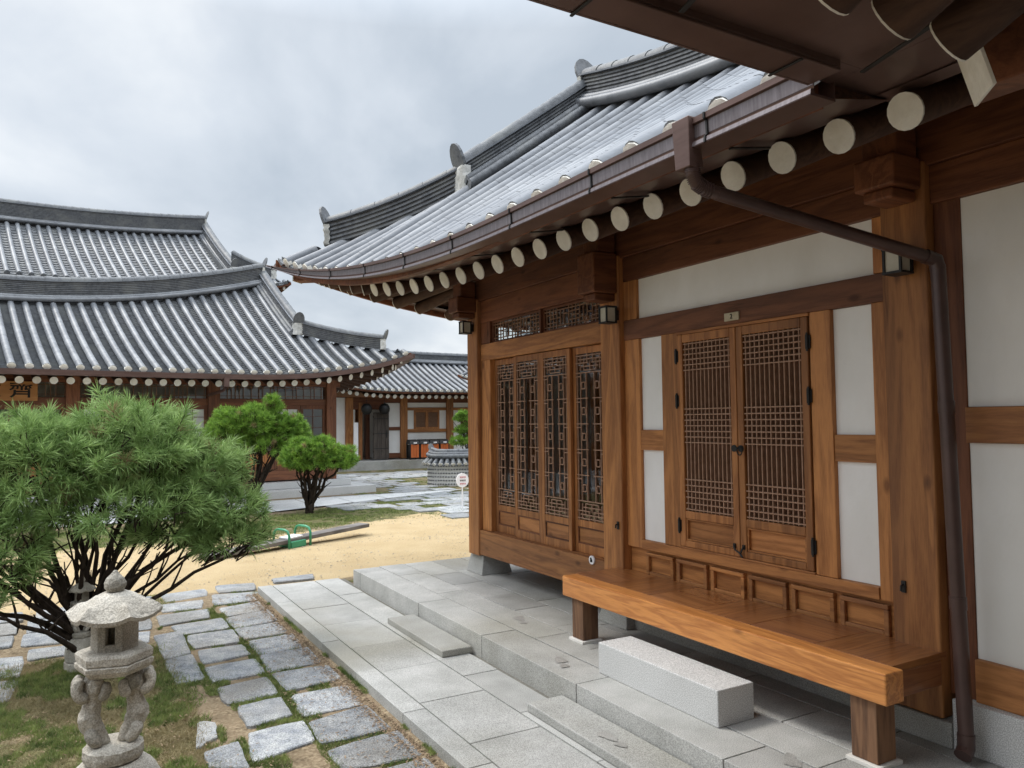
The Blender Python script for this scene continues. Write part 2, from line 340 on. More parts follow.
# ------------------------------------------------------------------ hanok roof
def tile_rows(pts_rows, rad, seg, tier, parent, mt=None, capends=True, names=('cover_tiles','pan_tiles'), troughs=True, sides=8, endmat=None):
    """pts_rows: list of polylines (eave -> top). Builds convex cover tiles and stepped concave pan tiles between the rows."""
    mt = mt or M_tile
    cov = MB(); pan = MB(); wh = MB()
    rows = []
    for pl in pts_rows:
        pl = [Vector(p) for p in pl]; L = [0]
        for a, b in zip(pl, pl[1:]): L.append(L[-1]+(b-a).length)
        rows.append((pl, L))
    def at(row, s_):
        pl, L = row; s_ = max(0, min(L[-1], s_))
        for i in range(len(L)-1):
            if s_ <= L[i+1] or i == len(L)-2:
                t = (s_-L[i])/max(1e-9, L[i+1]-L[i]); return pl[i].lerp(pl[i+1], t)
    n = len(rows)
    def sidev(i):
        a = rows[max(0,i-1)][0][0]; b = rows[min(n-1,i+1)][0][0]; v = b-a
        return v.normalized()
    for i, row in enumerate(rows):
        Lt = row[1][-1]
        if Lt < .12: continue
        sv0 = sidev(i)
        k = max(1, int(round(Lt/seg))); st = Lt/k
        for q in range(k):
            a = at(row, q*st-.015 if q else 0); b = at(row, (q+1)*st)
            d = (b-a).normalized(); sv = (sv0 - d*sv0.dot(d)).normalized(); up = sv.cross(d)
            if up.z < 0: up = -up
            r0, r1 = rad*1.010*random.uniform(.993,1.007), rad*.985; lift = .012
            vs = []
            for (c, r) in ((a, r0), (b, r1)):
                for j in range(sides+1):
                    an = pi*j/sides - .0
                    vs.append(c + sv*cos(an)*r*.95 + up*(sin(an)*r + lift))
            m_ = sides+1; fs = [(j, j+1, m_+j+1, m_+j) for j in range(sides)]
            cov.add(vs, fs)
            cov.add([vs[j] for j in range(m_)]+[a+up*lift], [(j, m_, j+1) for j in range(sides)])
        if capends:
            a = at(row, 0); b = at(row, .05); d = (b-a).normalized(); sv = (sv0 - d*sv0.dot(d)).normalized(); up = sv.cross(d)
            if up.z < 0: up = -up
            ring = [a - d*.012 + sv*cos(pi*j/6)*rad*1.02 + up*(sin(pi*j/6)*rad*.99*random.uniform(.92,1.03)+.006) for j in range(7)]
            ring += [a - d*.012 - up*.035 - sv*rad*.6, a - d*.012 - up*.035 + sv*rad*.6]
            ctr = a - d*.028 + up*rad*.4
            back = [p + d*.05 for p in ring]
            cov.add(ring+[ctr]+back, [(j,(j+1)%9,9) for j in range(9)]+[(j,10+j,10+(j+1)%9,(j+1)%9) for j in range(9)], 1)
    if troughs:
        for i in range(n-1):
            A, B = rows[i], rows[i+1]; La, Lb = A[1][-1], B[1][-1]; Lm = min(La, Lb)
            if max(La, Lb) < .1: continue
            k = max(1, int(round(max(La,Lb)/tier)))
            for q in range(k):
                a0 = at(A, La*q/k if abs(La-Lb)<.6 else min(La, q*tier)); a1 = at(A, La*(q+1)/k if abs(La-Lb)<.6 else min(La,(q+1)*tier))
                b0 = at(B, Lb*q/k if abs(La-Lb)<.6 else min(Lb, q*tier)); b1 = at(B, Lb*(q+1)/k if abs(La-Lb)<.6 else min(Lb,(q+1)*tier))
                if (a1-a0).length < 1e-4 and (b1-b0).length < 1e-4: continue
                lo, hi = [], []
                for j in range(5):
                    t = j/4; sag = -.045*4*t*(1-t)
                    lo.append(a0.lerp(b0, t)+Vector((0,0,sag+.032))); hi.append(a1.lerp(b1, t)+Vector((0,0,sag-.006)))
                lo2 = [p - Vector((0,0,.040)) for p in lo]
                pan.add(lo+hi+lo2, [(j,j+1,5+j+1,5+j) for j in range(4)]+[(10+j,10+j+1,j+1,j) for j in range(4)])
    o1 = cov.build(names[0], [mt, endmat or M_cap], parent, smooth=True); shade_smooth_angle(o1, 50)
    if pan.v: o2 = pan.build(names[1], M_trough, parent)
    return rows

def ridge(path, h, wd, parent, name='ridge', endtile=(0,1), trim=True, lip=.0):
    """stacked-tile ridge following path (base centres), flat tiles in layers, round tiles on top"""
    path = [Vector(p) for p in path]; mb = MB(); tp = MB(); lines = MB(); rb = MB()
    z0_ = .04 if name == 'hip_ridge' else .17; nl = max(2, int((h-z0_+.04)/.05)); lay = []
    # round rows at the base, both sides
    for sg in (-1, 1):
        for (ox, oz, rr_) in () if name == 'hip_ridge' else ((wd*.5+.015, .10, .062), (wd*.5+.085, .035, .066)):
            pr = [(sg*ox + cos(a)*rr_, oz+sin(a)*rr_) for a in [i*pi/5 for i in range(10)]]
            rb.sweep(path, pr)
    z = .13 if rb.v else .0; prof_r = []; prof_l = []
    for i in range(nl):
        ww = wd*.5*(1-.12*i/nl); t = (h-z0_)/nl
        prof_r += [(ww+.012, z), (ww+.012, z+t*.45), (ww-.012, z+t*.5), (ww-.012, z+t*.98)]; z += t
    prof = prof_r + [(-a, b) for (a, b) in reversed(prof_r)]
    mb.sweep(path, prof)
    if trim: lines.sweep(path, [(wd*.5+.03, z), (wd*.5+.03, z+.02), (-wd*.5-.03, z+.02), (-wd*.5-.03, z)])
    # top round tiles in segments
    k = len(path)
    L = [0]
    for a, b in zip(path, path[1:]): L.append(L[-1]+(b-a).length)
    def at(s_):
        s_ = max(0, min(L[-1], s_))
        for i in range(k-1):
            if s_ <= L[i+1] or i == k-2: return path[i].lerp(path[i+1], (s_-L[i])/(L[i+1]-L[i]))
    ns = max(2, int(L[-1]/.3)); st = L[-1]/ns
    for q in range(ns):
        a, b = at(q*st-.012), at((q+1)*st); a = a+Vector((0,0,z+.02)); b = b+Vector((0,0,z+.02))
        d = (b-a).normalized(); sv = Vector((d.y,-d.x,0)).normalized(); up = sv.cross(d)
        if up.z < 0: up = -up
        vs = []
        for (c, r) in ((a, wd*.5), (b, wd*.46)):
            for j in range(9): an = pi*j/8; vs.append(c + sv*cos(an)*r + up*sin(an)*r*.9)
        tp.add(vs, [(j,j+1,10+j,9+j) for j in range(8)]); tp.add(vs[:9]+[a], [(j,9,j+1) for j in range(8)]); tp.add(vs[9:]+[b], [(j+1,9,j) for j in range(8)])
    o = mb.build(name, M_ridge, parent)
    if rb.v: shade_smooth_angle(rb.build('ridge_base_tiles', M_tile if h > .4 else M_ridge, o), 50)
    tp_o = tp.build('ridge_cap', M_ridge, o); shade_smooth_angle(tp_o, 50)
    if trim: lines.build('ridge_trim', M_tile2, o)
    ends = []
    if 0 in endtile: ends.append((path[0], (path[0]-path[1]).normalized()))
    if 1 in endtile: ends.append((path[-1], (path[-1]-path[-2]).normalized()))
    if ends:
        for p, d in ends:
            et = MB(); pl = MB()
            d = Vector((d.x, d.y, 0)).normalized(); sv = Vector((d.y,-d.x,0)); c = p + Vector((0,0,z+.06)) + d*.02
            up = (Vector((0,0,1)) + d*.35).normalized(); nrm = sv.cross(up).normalized()
            if nrm.dot(d) < 0: nrm = -nrm
            ring = []
            for j in range(16):
                an = 2*pi*j/16; rr = wd*.74
                ring.append(c + sv*cos(an)*rr*.9 + up*(sin(an)*rr*1.25 + .01))
            fr = [q_ + nrm*.03 for q_ in ring]
            et.add(ring+fr, [tuple(range(15,-1,-1)), tuple(range(16,32))]+[(j,(j+1)%16,16+(j+1)%16,16+j) for j in range(16)])
            # rough plaster lump closing the ridge end
            n1_, n2_ = 6, 9; V = []
            hh = z - .02
            for a in range(n2_):
                for b in range(n1_):
                    tt = b/(n1_-1)*2-1; zz = hh*a/(n2_-1)
                    V.append(p + d*(.035*(1-abs(tt)**3)+.01+random.uniform(-.012,.012)) + sv*tt*wd*.62*(1+random.uniform(-.08,.08)) + Vector((0,0,zz)))
            fs = [(a*n1_+b, a*n1_+b+1, (a+1)*n1_+b+1, (a+1)*n1_+b) for a in range(n2_-1) for b in range(n1_-1)]
            bb = len(V); V += [v - d*.07 for v in V]
            fs += [tuple(bb+i for i in f[::-1]) for f in fs]
            edge = [b for b in range(n1_)] + [a*n1_+n1_-1 for a in range(1,n2_)] + [(n2_-1)*n1_+b for b in range(n1_-2,-1,-1)] + [a*n1_ for a in range(n2_-2,0,-1)]
            fs += [(edge[i], edge[i-1], bb+edge[i-1], bb+edge[i]) for i in range(len(edge))]
            pl.add(V, fs)
            et.build('ridge_end_tile', M_ridge, o); shade_smooth_angle(pl.build('ridge_end_plaster', M_white, o), 60)
    return o

def hanok_roof(parent, T, Uc, Vc, out_, rise, ze, kf, zf, zr, rrise, rc=0., Lc=5., sp=.305, umin=None, lowhip=True,
               rad=.075, tier=.1, seg=.3, sag=.03, sides=(1,1,1,1), rh=.45, hh=.3, rw=.2, rpow=2.8, mt=None,
               raf=True, rin=.30, rdz=-.2, rslope=.42, rlen=2.2, rr=.08, rafnames='rafter', gutter=False, rafsides=(1,1,1,1), gh=(-.14,.015), grise=1.0, rfsp=None, clipfn=None, rlist=None, boardmat=None, rfan=True, endmat=None):
    """T(u,v,z) world. +v is the front. Ridge along u. Hips at +Uc (and -Uc when lowhip)."""
    Ug = Uc-kf; vf = Vc-kf; U0 = Uc-out_; V0 = Vc-out_
    if umin is None: umin = -Uc
    def e_s(d): return max(0., min(1., 1-d/Lc))
    def eave_front(u):
        s_ = e_s(Uc-u) if u > 0 else (e_s(Uc+u) if lowhip else 0)
        return V0 + out_*s_**2, ze + rise*s_**rpow
    def eave_side(v):
        s_ = e_s(Vc-abs(v)); return U0 + out_*s_**2, ze + rise*s_**rpow
    def hipz(k): t = k/kf; return ze+rise + (zf-ze-rise)*(.15*t+.85*t*t)
    def zridge(u): return zr + rrise*((u-rc)/(Ug-rc))**2 if u > rc or not lowhip else zr + rrise*((u-rc)/(-Ug-rc))**2
    def line(E, Tp, sg_):
        P = []
        for i in range(7):
            t = i/6; p = E.lerp(Tp, t); p.z -= sg_*4*t*(1-t); P.append(p)
        return P
    def front_row(u, sgn):
        au = abs(u); v, z = eave_front(u)
        if au <= Ug or (u < 0 and not lowhip): tp = Vector((u, 0, zridge(u))); s_ = sag*1.0
        else: k = Uc-au; tp = Vector((u, Vc-k, hipz(k))); s_ = sag*.5*k/kf
        P = line(Vector((u, v, z)), tp, s_)
        return [Vector((p.x, sgn*p.y, p.z)) for p in P]
    def side_row(v, sgn):
        u, z = eave_side(v); av = abs(v)
        if av <= vf: tp = Vector((Ug+.02, v, zf)); s_ = sag*.5
        else: k = Vc-av; tp = Vector((Uc-k, v, hipz(k))); s_ = sag*.4*k/kf
        P = line(Vector((u, v, z)), tp, s_)
        return [Vector((sgn*p.x, p.y, p.z)) for p in P]
    W = lambda P: [Vector(T(*p)) for p in P]
    us = [x for x in np.arange(-int(Uc/sp)*sp, Uc-.05, sp) if x >= umin]
    if lowhip: us = [x for x in us if x > -Uc+.05]
    vs = [x for x in np.arange(-int(Vc/sp)*sp, Vc-.05, sp) if abs(x) < Vc-.05]
    allrows = []
    board = MB()
    for (on, rows) in ((sides[0], [front_row(u, 1) for u in us]), (sides[1], [front_row(u, -1) for u in us]),
                       (sides[2], [side_row(v, 1) for v in vs]), (sides[3] and lowhip, [side_row(v, -1) for v in vs])):
        if not on: continue
        R_ = [W(r) for r in rows]
        if clipfn: R_ = clipfn(R_)
        tile_rows(R_, rad, seg, tier, parent, mt, endmat=endmat)
        board.grid([[p-Vector((0,0,.085)) for p in r] for r in R_])
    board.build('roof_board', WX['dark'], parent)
    # ridges
    lo = umin if not lowhip else -Ug
    pth = [T(u, 0, zridge(u)) for u in np.linspace(lo, Ug, 24)]
    ridge(pth, rh, rw*1.25, parent, 'main_ridge', (1,) if not lowhip else (0,1))
    for su in ((1,-1) if lowhip else (1,)):
        for sv_ in (1,-1):
            top = front_row(su*Ug, sv_)
            # naerim: along the slope at the gable down to the hip foot
            P = []
            for i in range(13):
                t = i/12*1.09; v = vf*t*sv_
                # interpolate surface
                E0, z0 = eave_front(Ug); tt = 1-abs(v)/E0; z = z0+(zridge(su*Ug)-z0)*tt - sag*4*tt*(1-tt)
                P.append(T(su*Ug, v, z+.03))
            ridge(P, hh+.04, rw, parent, 'gable_ridge', (1,))
            P = [T(su*(Uc-k), sv_*(Vc-k), hipz(k)+.03) for k in np.linspace(kf, .55*min(1,kf/1.9), 12)]
            ridge(P, hh, rw*.9, parent, 'hip_ridge', (1,))
        # gable wall
        g = MB(); zz = zridge(su*Ug)
        a, b, c, d_ = T(su*(Ug-.22), -vf, zf-.25), T(su*(Ug-.22), vf, zf-.25), T(su*(Ug-.22), 0, zz), None
        a2, b2, c2 = T(su*(Ug-.32), -vf, zf-.25), T(su*(Ug-.32), vf, zf-.25), T(su*(Ug-.32), 0, zz)
        g.add([a,b,c,a2,b2,c2], [(0,1,2),(5,4,3),(0,3,4,1),(1,4,5,2),(2,5,3,0)]); g.build('gable_wall', M_trough, parent)
    # eave strip: closes the edge between tiles and rafters
    def eave_loop(sgn_f, off, dz, a=None, b=None, rs=1.):
        P = []
        for u in np.linspace((umin if clipfn is None else 1.95) if not lowhip else -Uc, Uc, 60):
            v, z = eave_front(u); P.append(T(u, sgn_f*(v+off), ze+(z-ze)*rs+dz))
        return P
    def side_loop(sgn_s, off, dz, rs=1.):
        P = []
        for v in np.linspace(-Vc, Vc, 40):
            u, z = eave_side(v); P.append(T(sgn_s*(u+off), v, ze+(z-ze)*rs+dz))
        return P
    eb = MB()
    for on, P in ((sides[0], eave_loop(1, -.05, -.07)), (sides[1], eave_loop(-1, -.05, -.07)), (sides[2], side_loop(1, -.05, -.07)), (sides[3] and lowhip, side_loop(-1, -.05, -.07))):
        if on: eb.sweep(P, [(-.03,-.045),(.03,-.045),(.03,.045),(-.03,.045)])
    eb.build('eave_strip', WX['dark'], parent)
    if gutter:
        gb = MB(); g0, g1 = gh
        for on, P, sg in ((sides[0], eave_loop(1, .0, 0, rs=grise), 1), (sides[1], eave_loop(-1, .0, 0, rs=grise), -1), (sides[2], side_loop(1, .0, 0, rs=grise), 1)):
            if not on: continue
            A = Vector(T(0,1,0))-Vector(T(0,0,0)) if P is not None else None
            pr = [(-.10,g1),(-.10,g0),(.10,g0),(.10,g1),(.08,g1),(.08,g0+.02),(-.08,g0+.02),(-.08,g1)]
            gb.sweep(P, pr)
        gb.build('gutter', M_gut, parent)
    # boards lying on the rafters
    if raf:
        gb = MB(); pu, pv, pz = U0-rin-rlen, V0-rin-rlen, ze+rdz+rslope*rlen+rr+.012
        for sgn, on in ((1, rafsides[0]), (-1, rafsides[1])):
            if on:
                G = []
                for u in np.linspace(umin if not lowhip else -Uc+rin, Uc-rin+.02, 50):
                    v, z = eave_front(u); a = Vector((u, sgn*(v-rin+.05), z+rdz+rr+.012)); b = Vector((max(-pu if lowhip else umin, min(pu, u)), sgn*pv, pz))
                    G.append([Vector(T(*a.lerp(b, t))) for t in (0,.5,1)])
                gb.grid(G)
        for sgn, on in ((1, rafsides[2]), (-1, rafsides[3] and lowhip)):
            if on:
                G = []
                for v in np.linspace(-Vc+rin, Vc-rin+.02, 30):
                    u, z = eave_side(v); a = Vector((sgn*(u-rin+.05), v, z+rdz+rr+.012)); b = Vector((sgn*pu, max(-pv, min(pv, v)), pz))
                    G.append([Vector(T(*a.lerp(b, t))) for t in (0,.5,1)])
                gb.grid(G)
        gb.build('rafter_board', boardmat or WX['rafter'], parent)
    # rafters
    if raf:
        rp = rfsp or sp; proto = {}
        def mk(A, B, r_):
            body = MB(); A = Vector(A); B = Vector(B)
            d = (B-A).normalized()
            body.tube([A, A.lerp(B,.5), B], r_*random.uniform(.96,1.04), 14)
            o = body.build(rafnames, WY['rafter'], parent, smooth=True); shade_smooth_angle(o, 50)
            c = MB(); c.tube([A-d*.008, A+d*.001], r_*1.005, 18); shade_smooth_angle(c.build('rafter_end', M_cap, o), 40)
        uf = Uc-kf-.1
        for sgn, on in ((1, rafsides[0]), (-1, rafsides[1])):
            if not on: continue
            for u in (rlist if rlist is not None else np.arange(rp*.5-int(Uc/rp)*rp-rp, Uc, rp)):
                if u < umin or abs(u) > uf: 
                    continue
                v, z = eave_front(u)
                mk(T(u, sgn*(v-rin), z+rdz), T(u, sgn*(v-rin-rlen), z+rdz+rslope*rlen), rr)
        for sgn, on in ((1, rafsides[2]), (-1, rafsides[3] and lowhip)):
            if not on: continue
            for v in np.arange(rp*.5-int(Vc/rp)*rp-rp, Vc, rp):
                if abs(v) > Vc-kf-.1: continue
                u, z = eave_side(v)
                mk(T(sgn*(u-rin), v, z+rdz), T(sgn*(u-rin-rlen*.8), v, z+rdz+rslope*rlen*.8), rr)
        # fan rafters round each corner, and the hip rafter
        for su in ((1,-1) if lowhip else (1,)):
            for sv_ in (1,-1):
                if not (rafsides[0 if sv_ > 0 else 1]): continue
                pu, pv = U0-rin-rlen, V0-rin-rlen
                pz = ze+rdz+rslope*rlen
                for u in np.arange(uf+rp*.8, Uc-.42, rp*.95):
                    v, z = eave_front(u); A = Vector((u, v-rin, z+rdz)); B = Vector((pu, pv, pz)); A2 = A + (A-B)*0
                    Bm = A.lerp(B, .72)
                    mk(T(su*A.x, sv_*A.y, A.z), T(su*Bm.x, sv_*Bm.y, Bm.z), rr)
                    if rafsides[2]:
                        u2, z2 = eave_side(v_ := (Vc-(Uc-u))); A = Vector((u2-rin, v_, z2+rdz)); Bm = A.lerp(B, .72)
                        mk(T(su*A.x, sv_*A.y, A.z), T(su*Bm.x, sv_*Bm.y, Bm.z), rr)
                hb = MB(); A = Vector((Uc-.22, Vc-.22, ze+rise-.19)); B = Vector((pu, pv, pz-.12))
                mid = A.lerp(B, .5); mid.z -= .10
                a, b_, c = Vector(T(su*A.x,sv_*A.y,A.z)), Vector(T(su*mid.x,sv_*mid.y,mid.z)), Vector(T(su*B.x,sv_*B.y,B.z))
                hb.beam(a, b_, .19, .22); hb.beam(b_, c, .19, .24)
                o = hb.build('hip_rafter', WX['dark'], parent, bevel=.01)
                d = (b_-a).normalized(); cc = MB(); cc.beam(a-d*.008, a+d*.004, .20, .23); cc.build('hip_rafter_end', M_cap, o)
    return dict(eave_front=eave_front, eave_side=eave_side, hipz=hipz, zridge=zridge, Ug=Ug, vf=vf)

# ------------------------------------------------------------------ ground, terraces, paths (setting)
GZ = -.26
def smooth(a, b, x): t = max(0., min(1., (x-a)/(b-a))); return t*t*(3-2*t)
def sand_w(x, y):
    # sandy yard between the pavers and the grass belt, plus paths to the right
    s_ = smooth(9.1, 9.5, y)*(1-smooth(13.2+.35*max(0,x-3)+.4*sin(x*1.3), 14.4+.35*max(0,x-3)+.4*sin(x*1.3), y))
    return s_
def grass_w(x, y):
    g = 0
    g = max(g, smooth(3.1, 3.5, y)*(1-smooth(7.0, 7.5, y))*smooth(-.75,-.35, x)*(1-smooth(.55, .85, x))*.56)
    g = max(g, smooth(13.0+.35*max(0,x-3), 14.2+.35*max(0,x-3), y)*(1-smooth(15.6+.5*max(0,x-3), 16.3+.5*max(0,x-3), y))*(1-smooth(7.2, 9, x))*.9)
    g = max(g, smooth(5.8, 7.2, x)*smooth(13.2, 14.6, y)*.55)
    g = max(g, smooth(20.5, 21.5, y)*.6)
    return g
xs = np.unique(np.concatenate([np.linspace(-90,-6,12), np.linspace(-6,14,110), [1.5,1.56,1.62,1.7,1.78,1.83,1.86], np.linspace(14,120,12)]))
ys = np.unique(np.concatenate([np.linspace(-60,-3,8), np.linspace(-3,26,160), np.linspace(26,220,14)]))
me = bpy.data.meshes.new('ground'); V = []; Fc = []; sa = []; ga = []
for y in ys:
    for x in xs:
        h = GZ + .012*sin(x*2.1+y)*cos(y*1.7) if -5 < x < 14 and 1 < y < 24 else GZ
        if x > 1.45 and y < 9.0: h = GZ+.045*smooth(1.74,1.81,x) if x < 1.84 else GZ-.06
        V.append((x, y, h)); sa.append(sand_w(x, y)); ga.append(grass_w(x, y))
nx = len(xs)
for j in range(len(ys)-1):
    for i in range(nx-1): Fc.append((j*nx+i, j*nx+i+1, (j+1)*nx+i+1, (j+1)*nx+i))
me.from_pydata(V, [], Fc)
for nm, arr in (('sand', sa), ('grass', ga)):
    at_ = me.attributes.new(nm, 'FLOAT', 'POINT'); at_.data.foreach_set('value', arr)
M = bpy.data.materials.new('ground_earth'); M.use_nodes = True; t = M.node_tree; b = t.nodes['Principled BSDF']; b.inputs['Roughness'].default_value = .95; b.inputs['Specular IOR Level'].default_value = .1
tcn = N(t,'ShaderNodeTexCoord')
def noise(sc, det=5):
    n = N(t,'ShaderNodeTexNoise'); n.inputs['Scale'].default_value = sc; n.inputs['Detail'].default_value = det; t.links.new(tcn.outputs['Object'], n.inputs['Vector']); return n
def ramp(src, p0, c0, p1, c1):
    r = N(t,'ShaderNodeValToRGB'); t.links.new(src, r.inputs[0]); r.color_ramp.elements[0].position = p0; r.color_ramp.elements[0].color = (*c0,1); r.color_ramp.elements[1].position = p1; r.color_ramp.elements[1].color = (*c1,1); return r.outputs[0]
def mixc(f, a, b_):
    mm = N(t,'ShaderNodeMixRGB'); t.links.new(f, mm.inputs[0]); t.links.new(a, mm.inputs[1]); t.links.new(b_, mm.inputs[2]); return mm.outputs[0]
def mask(attr, nz, k=.5):
    a = N(t,'ShaderNodeAttribute', attribute_name=attr); m1 = N(t,'ShaderNodeMath', operation='MULTIPLY_ADD'); t.links.new(nz, m1.inputs[0]); m1.inputs[1].default_value = k*2; m1.inputs[2].default_value = -k
    m2 = N(t,'ShaderNodeMath', operation='ADD'); t.links.new(a.outputs['Fac'], m2.inputs[0]); t.links.new(m1.outputs[0], m2.inputs[1])
    mr = N(t,'ShaderNodeMapRange'); t.links.new(m2.outputs[0], mr.inputs[0]); mr.inputs[1].default_value = .4; mr.inputs[2].default_value = .6; return mr.outputs[0]
base = mixc(ramp(noise(45,8).outputs[0], .4, (0,0,0), .6, (1,1,1)), ramp(noise(6).outputs[0], .35, (.13,.095,.06), .65, (.24,.18,.115)), ramp(noise(9).outputs[0], .35, (.20,.155,.10), .65, (.33,.26,.17)))
sand = mixc(ramp(noise(70,3).outputs[0], .35, (0,0,0), .65, (1,1,1)), ramp(noise(1.3).outputs[0], .35, (.36,.265,.145), .65, (.44,.335,.195)), ramp(noise(2.5).outputs[0], .3, (.41,.31,.175), .7, (.49,.385,.235)))
grass = mixc(ramp(noise(60,8).outputs[0], .4, (0,0,0), .62, (1,1,1)), ramp(noise(14).outputs[0], .35, (.05,.052,.022), .65, (.12,.115,.05)), ramp(noise(8).outputs[0], .35, (.12,.10,.055), .65, (.19,.185,.08)))
n_b = noise(2.2, 7)
c = mixc(mask('sand', n_b.outputs[0]), base, sand); c = mixc(mask('grass', noise(3.1,8).outputs[0], .8), c, grass)
t.links.new(c, b.inputs['Base Color'])
bn = N(t,'ShaderNodeBump'); bn.inputs['Strength'].default_value = .6; bn.inputs['Distance'].default_value = .02; t.links.new(noise(60,6).outputs[0], bn.inputs['Height']); t.links.new(bn.outputs[0], b.inputs['Normal'])
me.materials.append(M); go = bpy.data.objects.new('ground', me); S.collection.objects.link(go); tag(go, kind='structure')

# paved terraces of the hall
def slab(mb, x0, x1, y0, y1, z0, z1, g=.003, j=.002):
    dz = random.uniform(-j, j); mb.box(x0+g, x1-g, y0+g, y1-g, z0, z1+dz)
lo = MB()
ky = [8.86, 7.95, 7.0, 6.34, 5.48, 4.56, 3.67, 2.75, 1.8, .9, 0, -1, -2]
for a, b_ in zip(ky, ky[1:]): slab(lo, 1.80, 1.955, b_, a, -.34, -.155)
by = [8.86, 8.46, 7.56, 6.88, 6.08, 5.39, 4.67, 3.95, 3.2, 2.5, 1.7, .9, 0, -1, -2]
for a, b_ in zip(by, by[1:]): slab(lo, 1.963, 2.43, b_, a, -.34, -.16)
sy = [8.86, 8.4, 7.97, 7.24, 6.62, 6.0, 5.41, 5.0, 4.2, 3.4, 2.5, 1.6, .7, 0, -1, -2]
for a, b_ in zip(sy, sy[1:]): slab(lo, 2.438, 2.715, b_, a, -.34, -.16)
tag(lo.build('lower_terrace', M_gran, bevel=.003), kind='structure')
ub = MB(); ub.box(1.82, 2.78, -2, 8.84, -.36, -.175); ub.box(2.78, 9.2, -2.2, 8.42, -.36, -.02)
tag(ub.build('terrace_bed', M_joint), kind='structure')
up = MB()
ey = [8.44, 8.2, 6.57, 5.33, 4.05, 2.80, 1.5, .4, -.8, -2.1]
for a, b_ in zip(ey, ey[1:]): slab(up, 2.75, 3.055, b_, a, -.34, 0, g=.004)
x0 = 3.06
for cw in (.30,.34,.38,.33,.36):
    y = 8.44+random.uniform(0,.02); 
    while y > -2:
        L = random.uniform(.55,1.15); slab(up, x0, x0+cw, max(-2,y-L), y, -.3, 0, g=.0035, j=.0015); y -= L
    x0 += cw
y = 8.44
while y > 5: L = random.uniform(.6,1.0); slab(up, x0, x0+1.2, y-L, y, -.3, 0); slab(up, x0+1.2, x0+2.4, y-L, y, -.3, 0); slab(up, x0+2.4, 8.6, y-L, y, -.3, 0); y -= L
tag(up.build('upper_terrace', M_gran, bevel=.004), kind='structure')

# irregular stone pavers in the yard
pav = MB()
def paver(pts, z1=None, hgt=.07, r=.03):
    c_ = np.mean(pts, axis=0); P = []
    n = len(pts)
    for i in range(n):
        a = np.array(pts[i]); b_ = np.array(pts[(i+1)%n])
        for t_ in (.04,.35,.65,.96):
            q = a*(1-t_)+b_*t_; q = q+(c_-q)*(-.012 if .1 < t_ < .9 else .012)-(c_-q)*.075+rng.normal(0,.005,2); P.append(q)
    z1 = (GZ+.018+random.uniform(-.006,.006)) if z1 is None else z1
    n2 = len(P); inner = [q+(c_-q)*.035 for q in P]; tx, ty = random.uniform(-.010,.010), random.uniform(-.010,.010)
    V = [(q[0],q[1],z1-hgt) for q in P]+[(q[0],q[1],z1-.007) for q in P]+[(q[0],q[1],z1+(q[0]-c_[0])*tx+(q[1]-c_[1])*ty) for q in inner]
    fs = [(i,(i+1)%n2,n2+(i+1)%n2,n2+i) for i in range(n2)]+[(n2+i,n2+(i+1)%n2,2*n2+(i+1)%n2,2*n2+i) for i in range(n2)]+[tuple(range(2*n2,3*n2))]
    pav.add(V, fs)
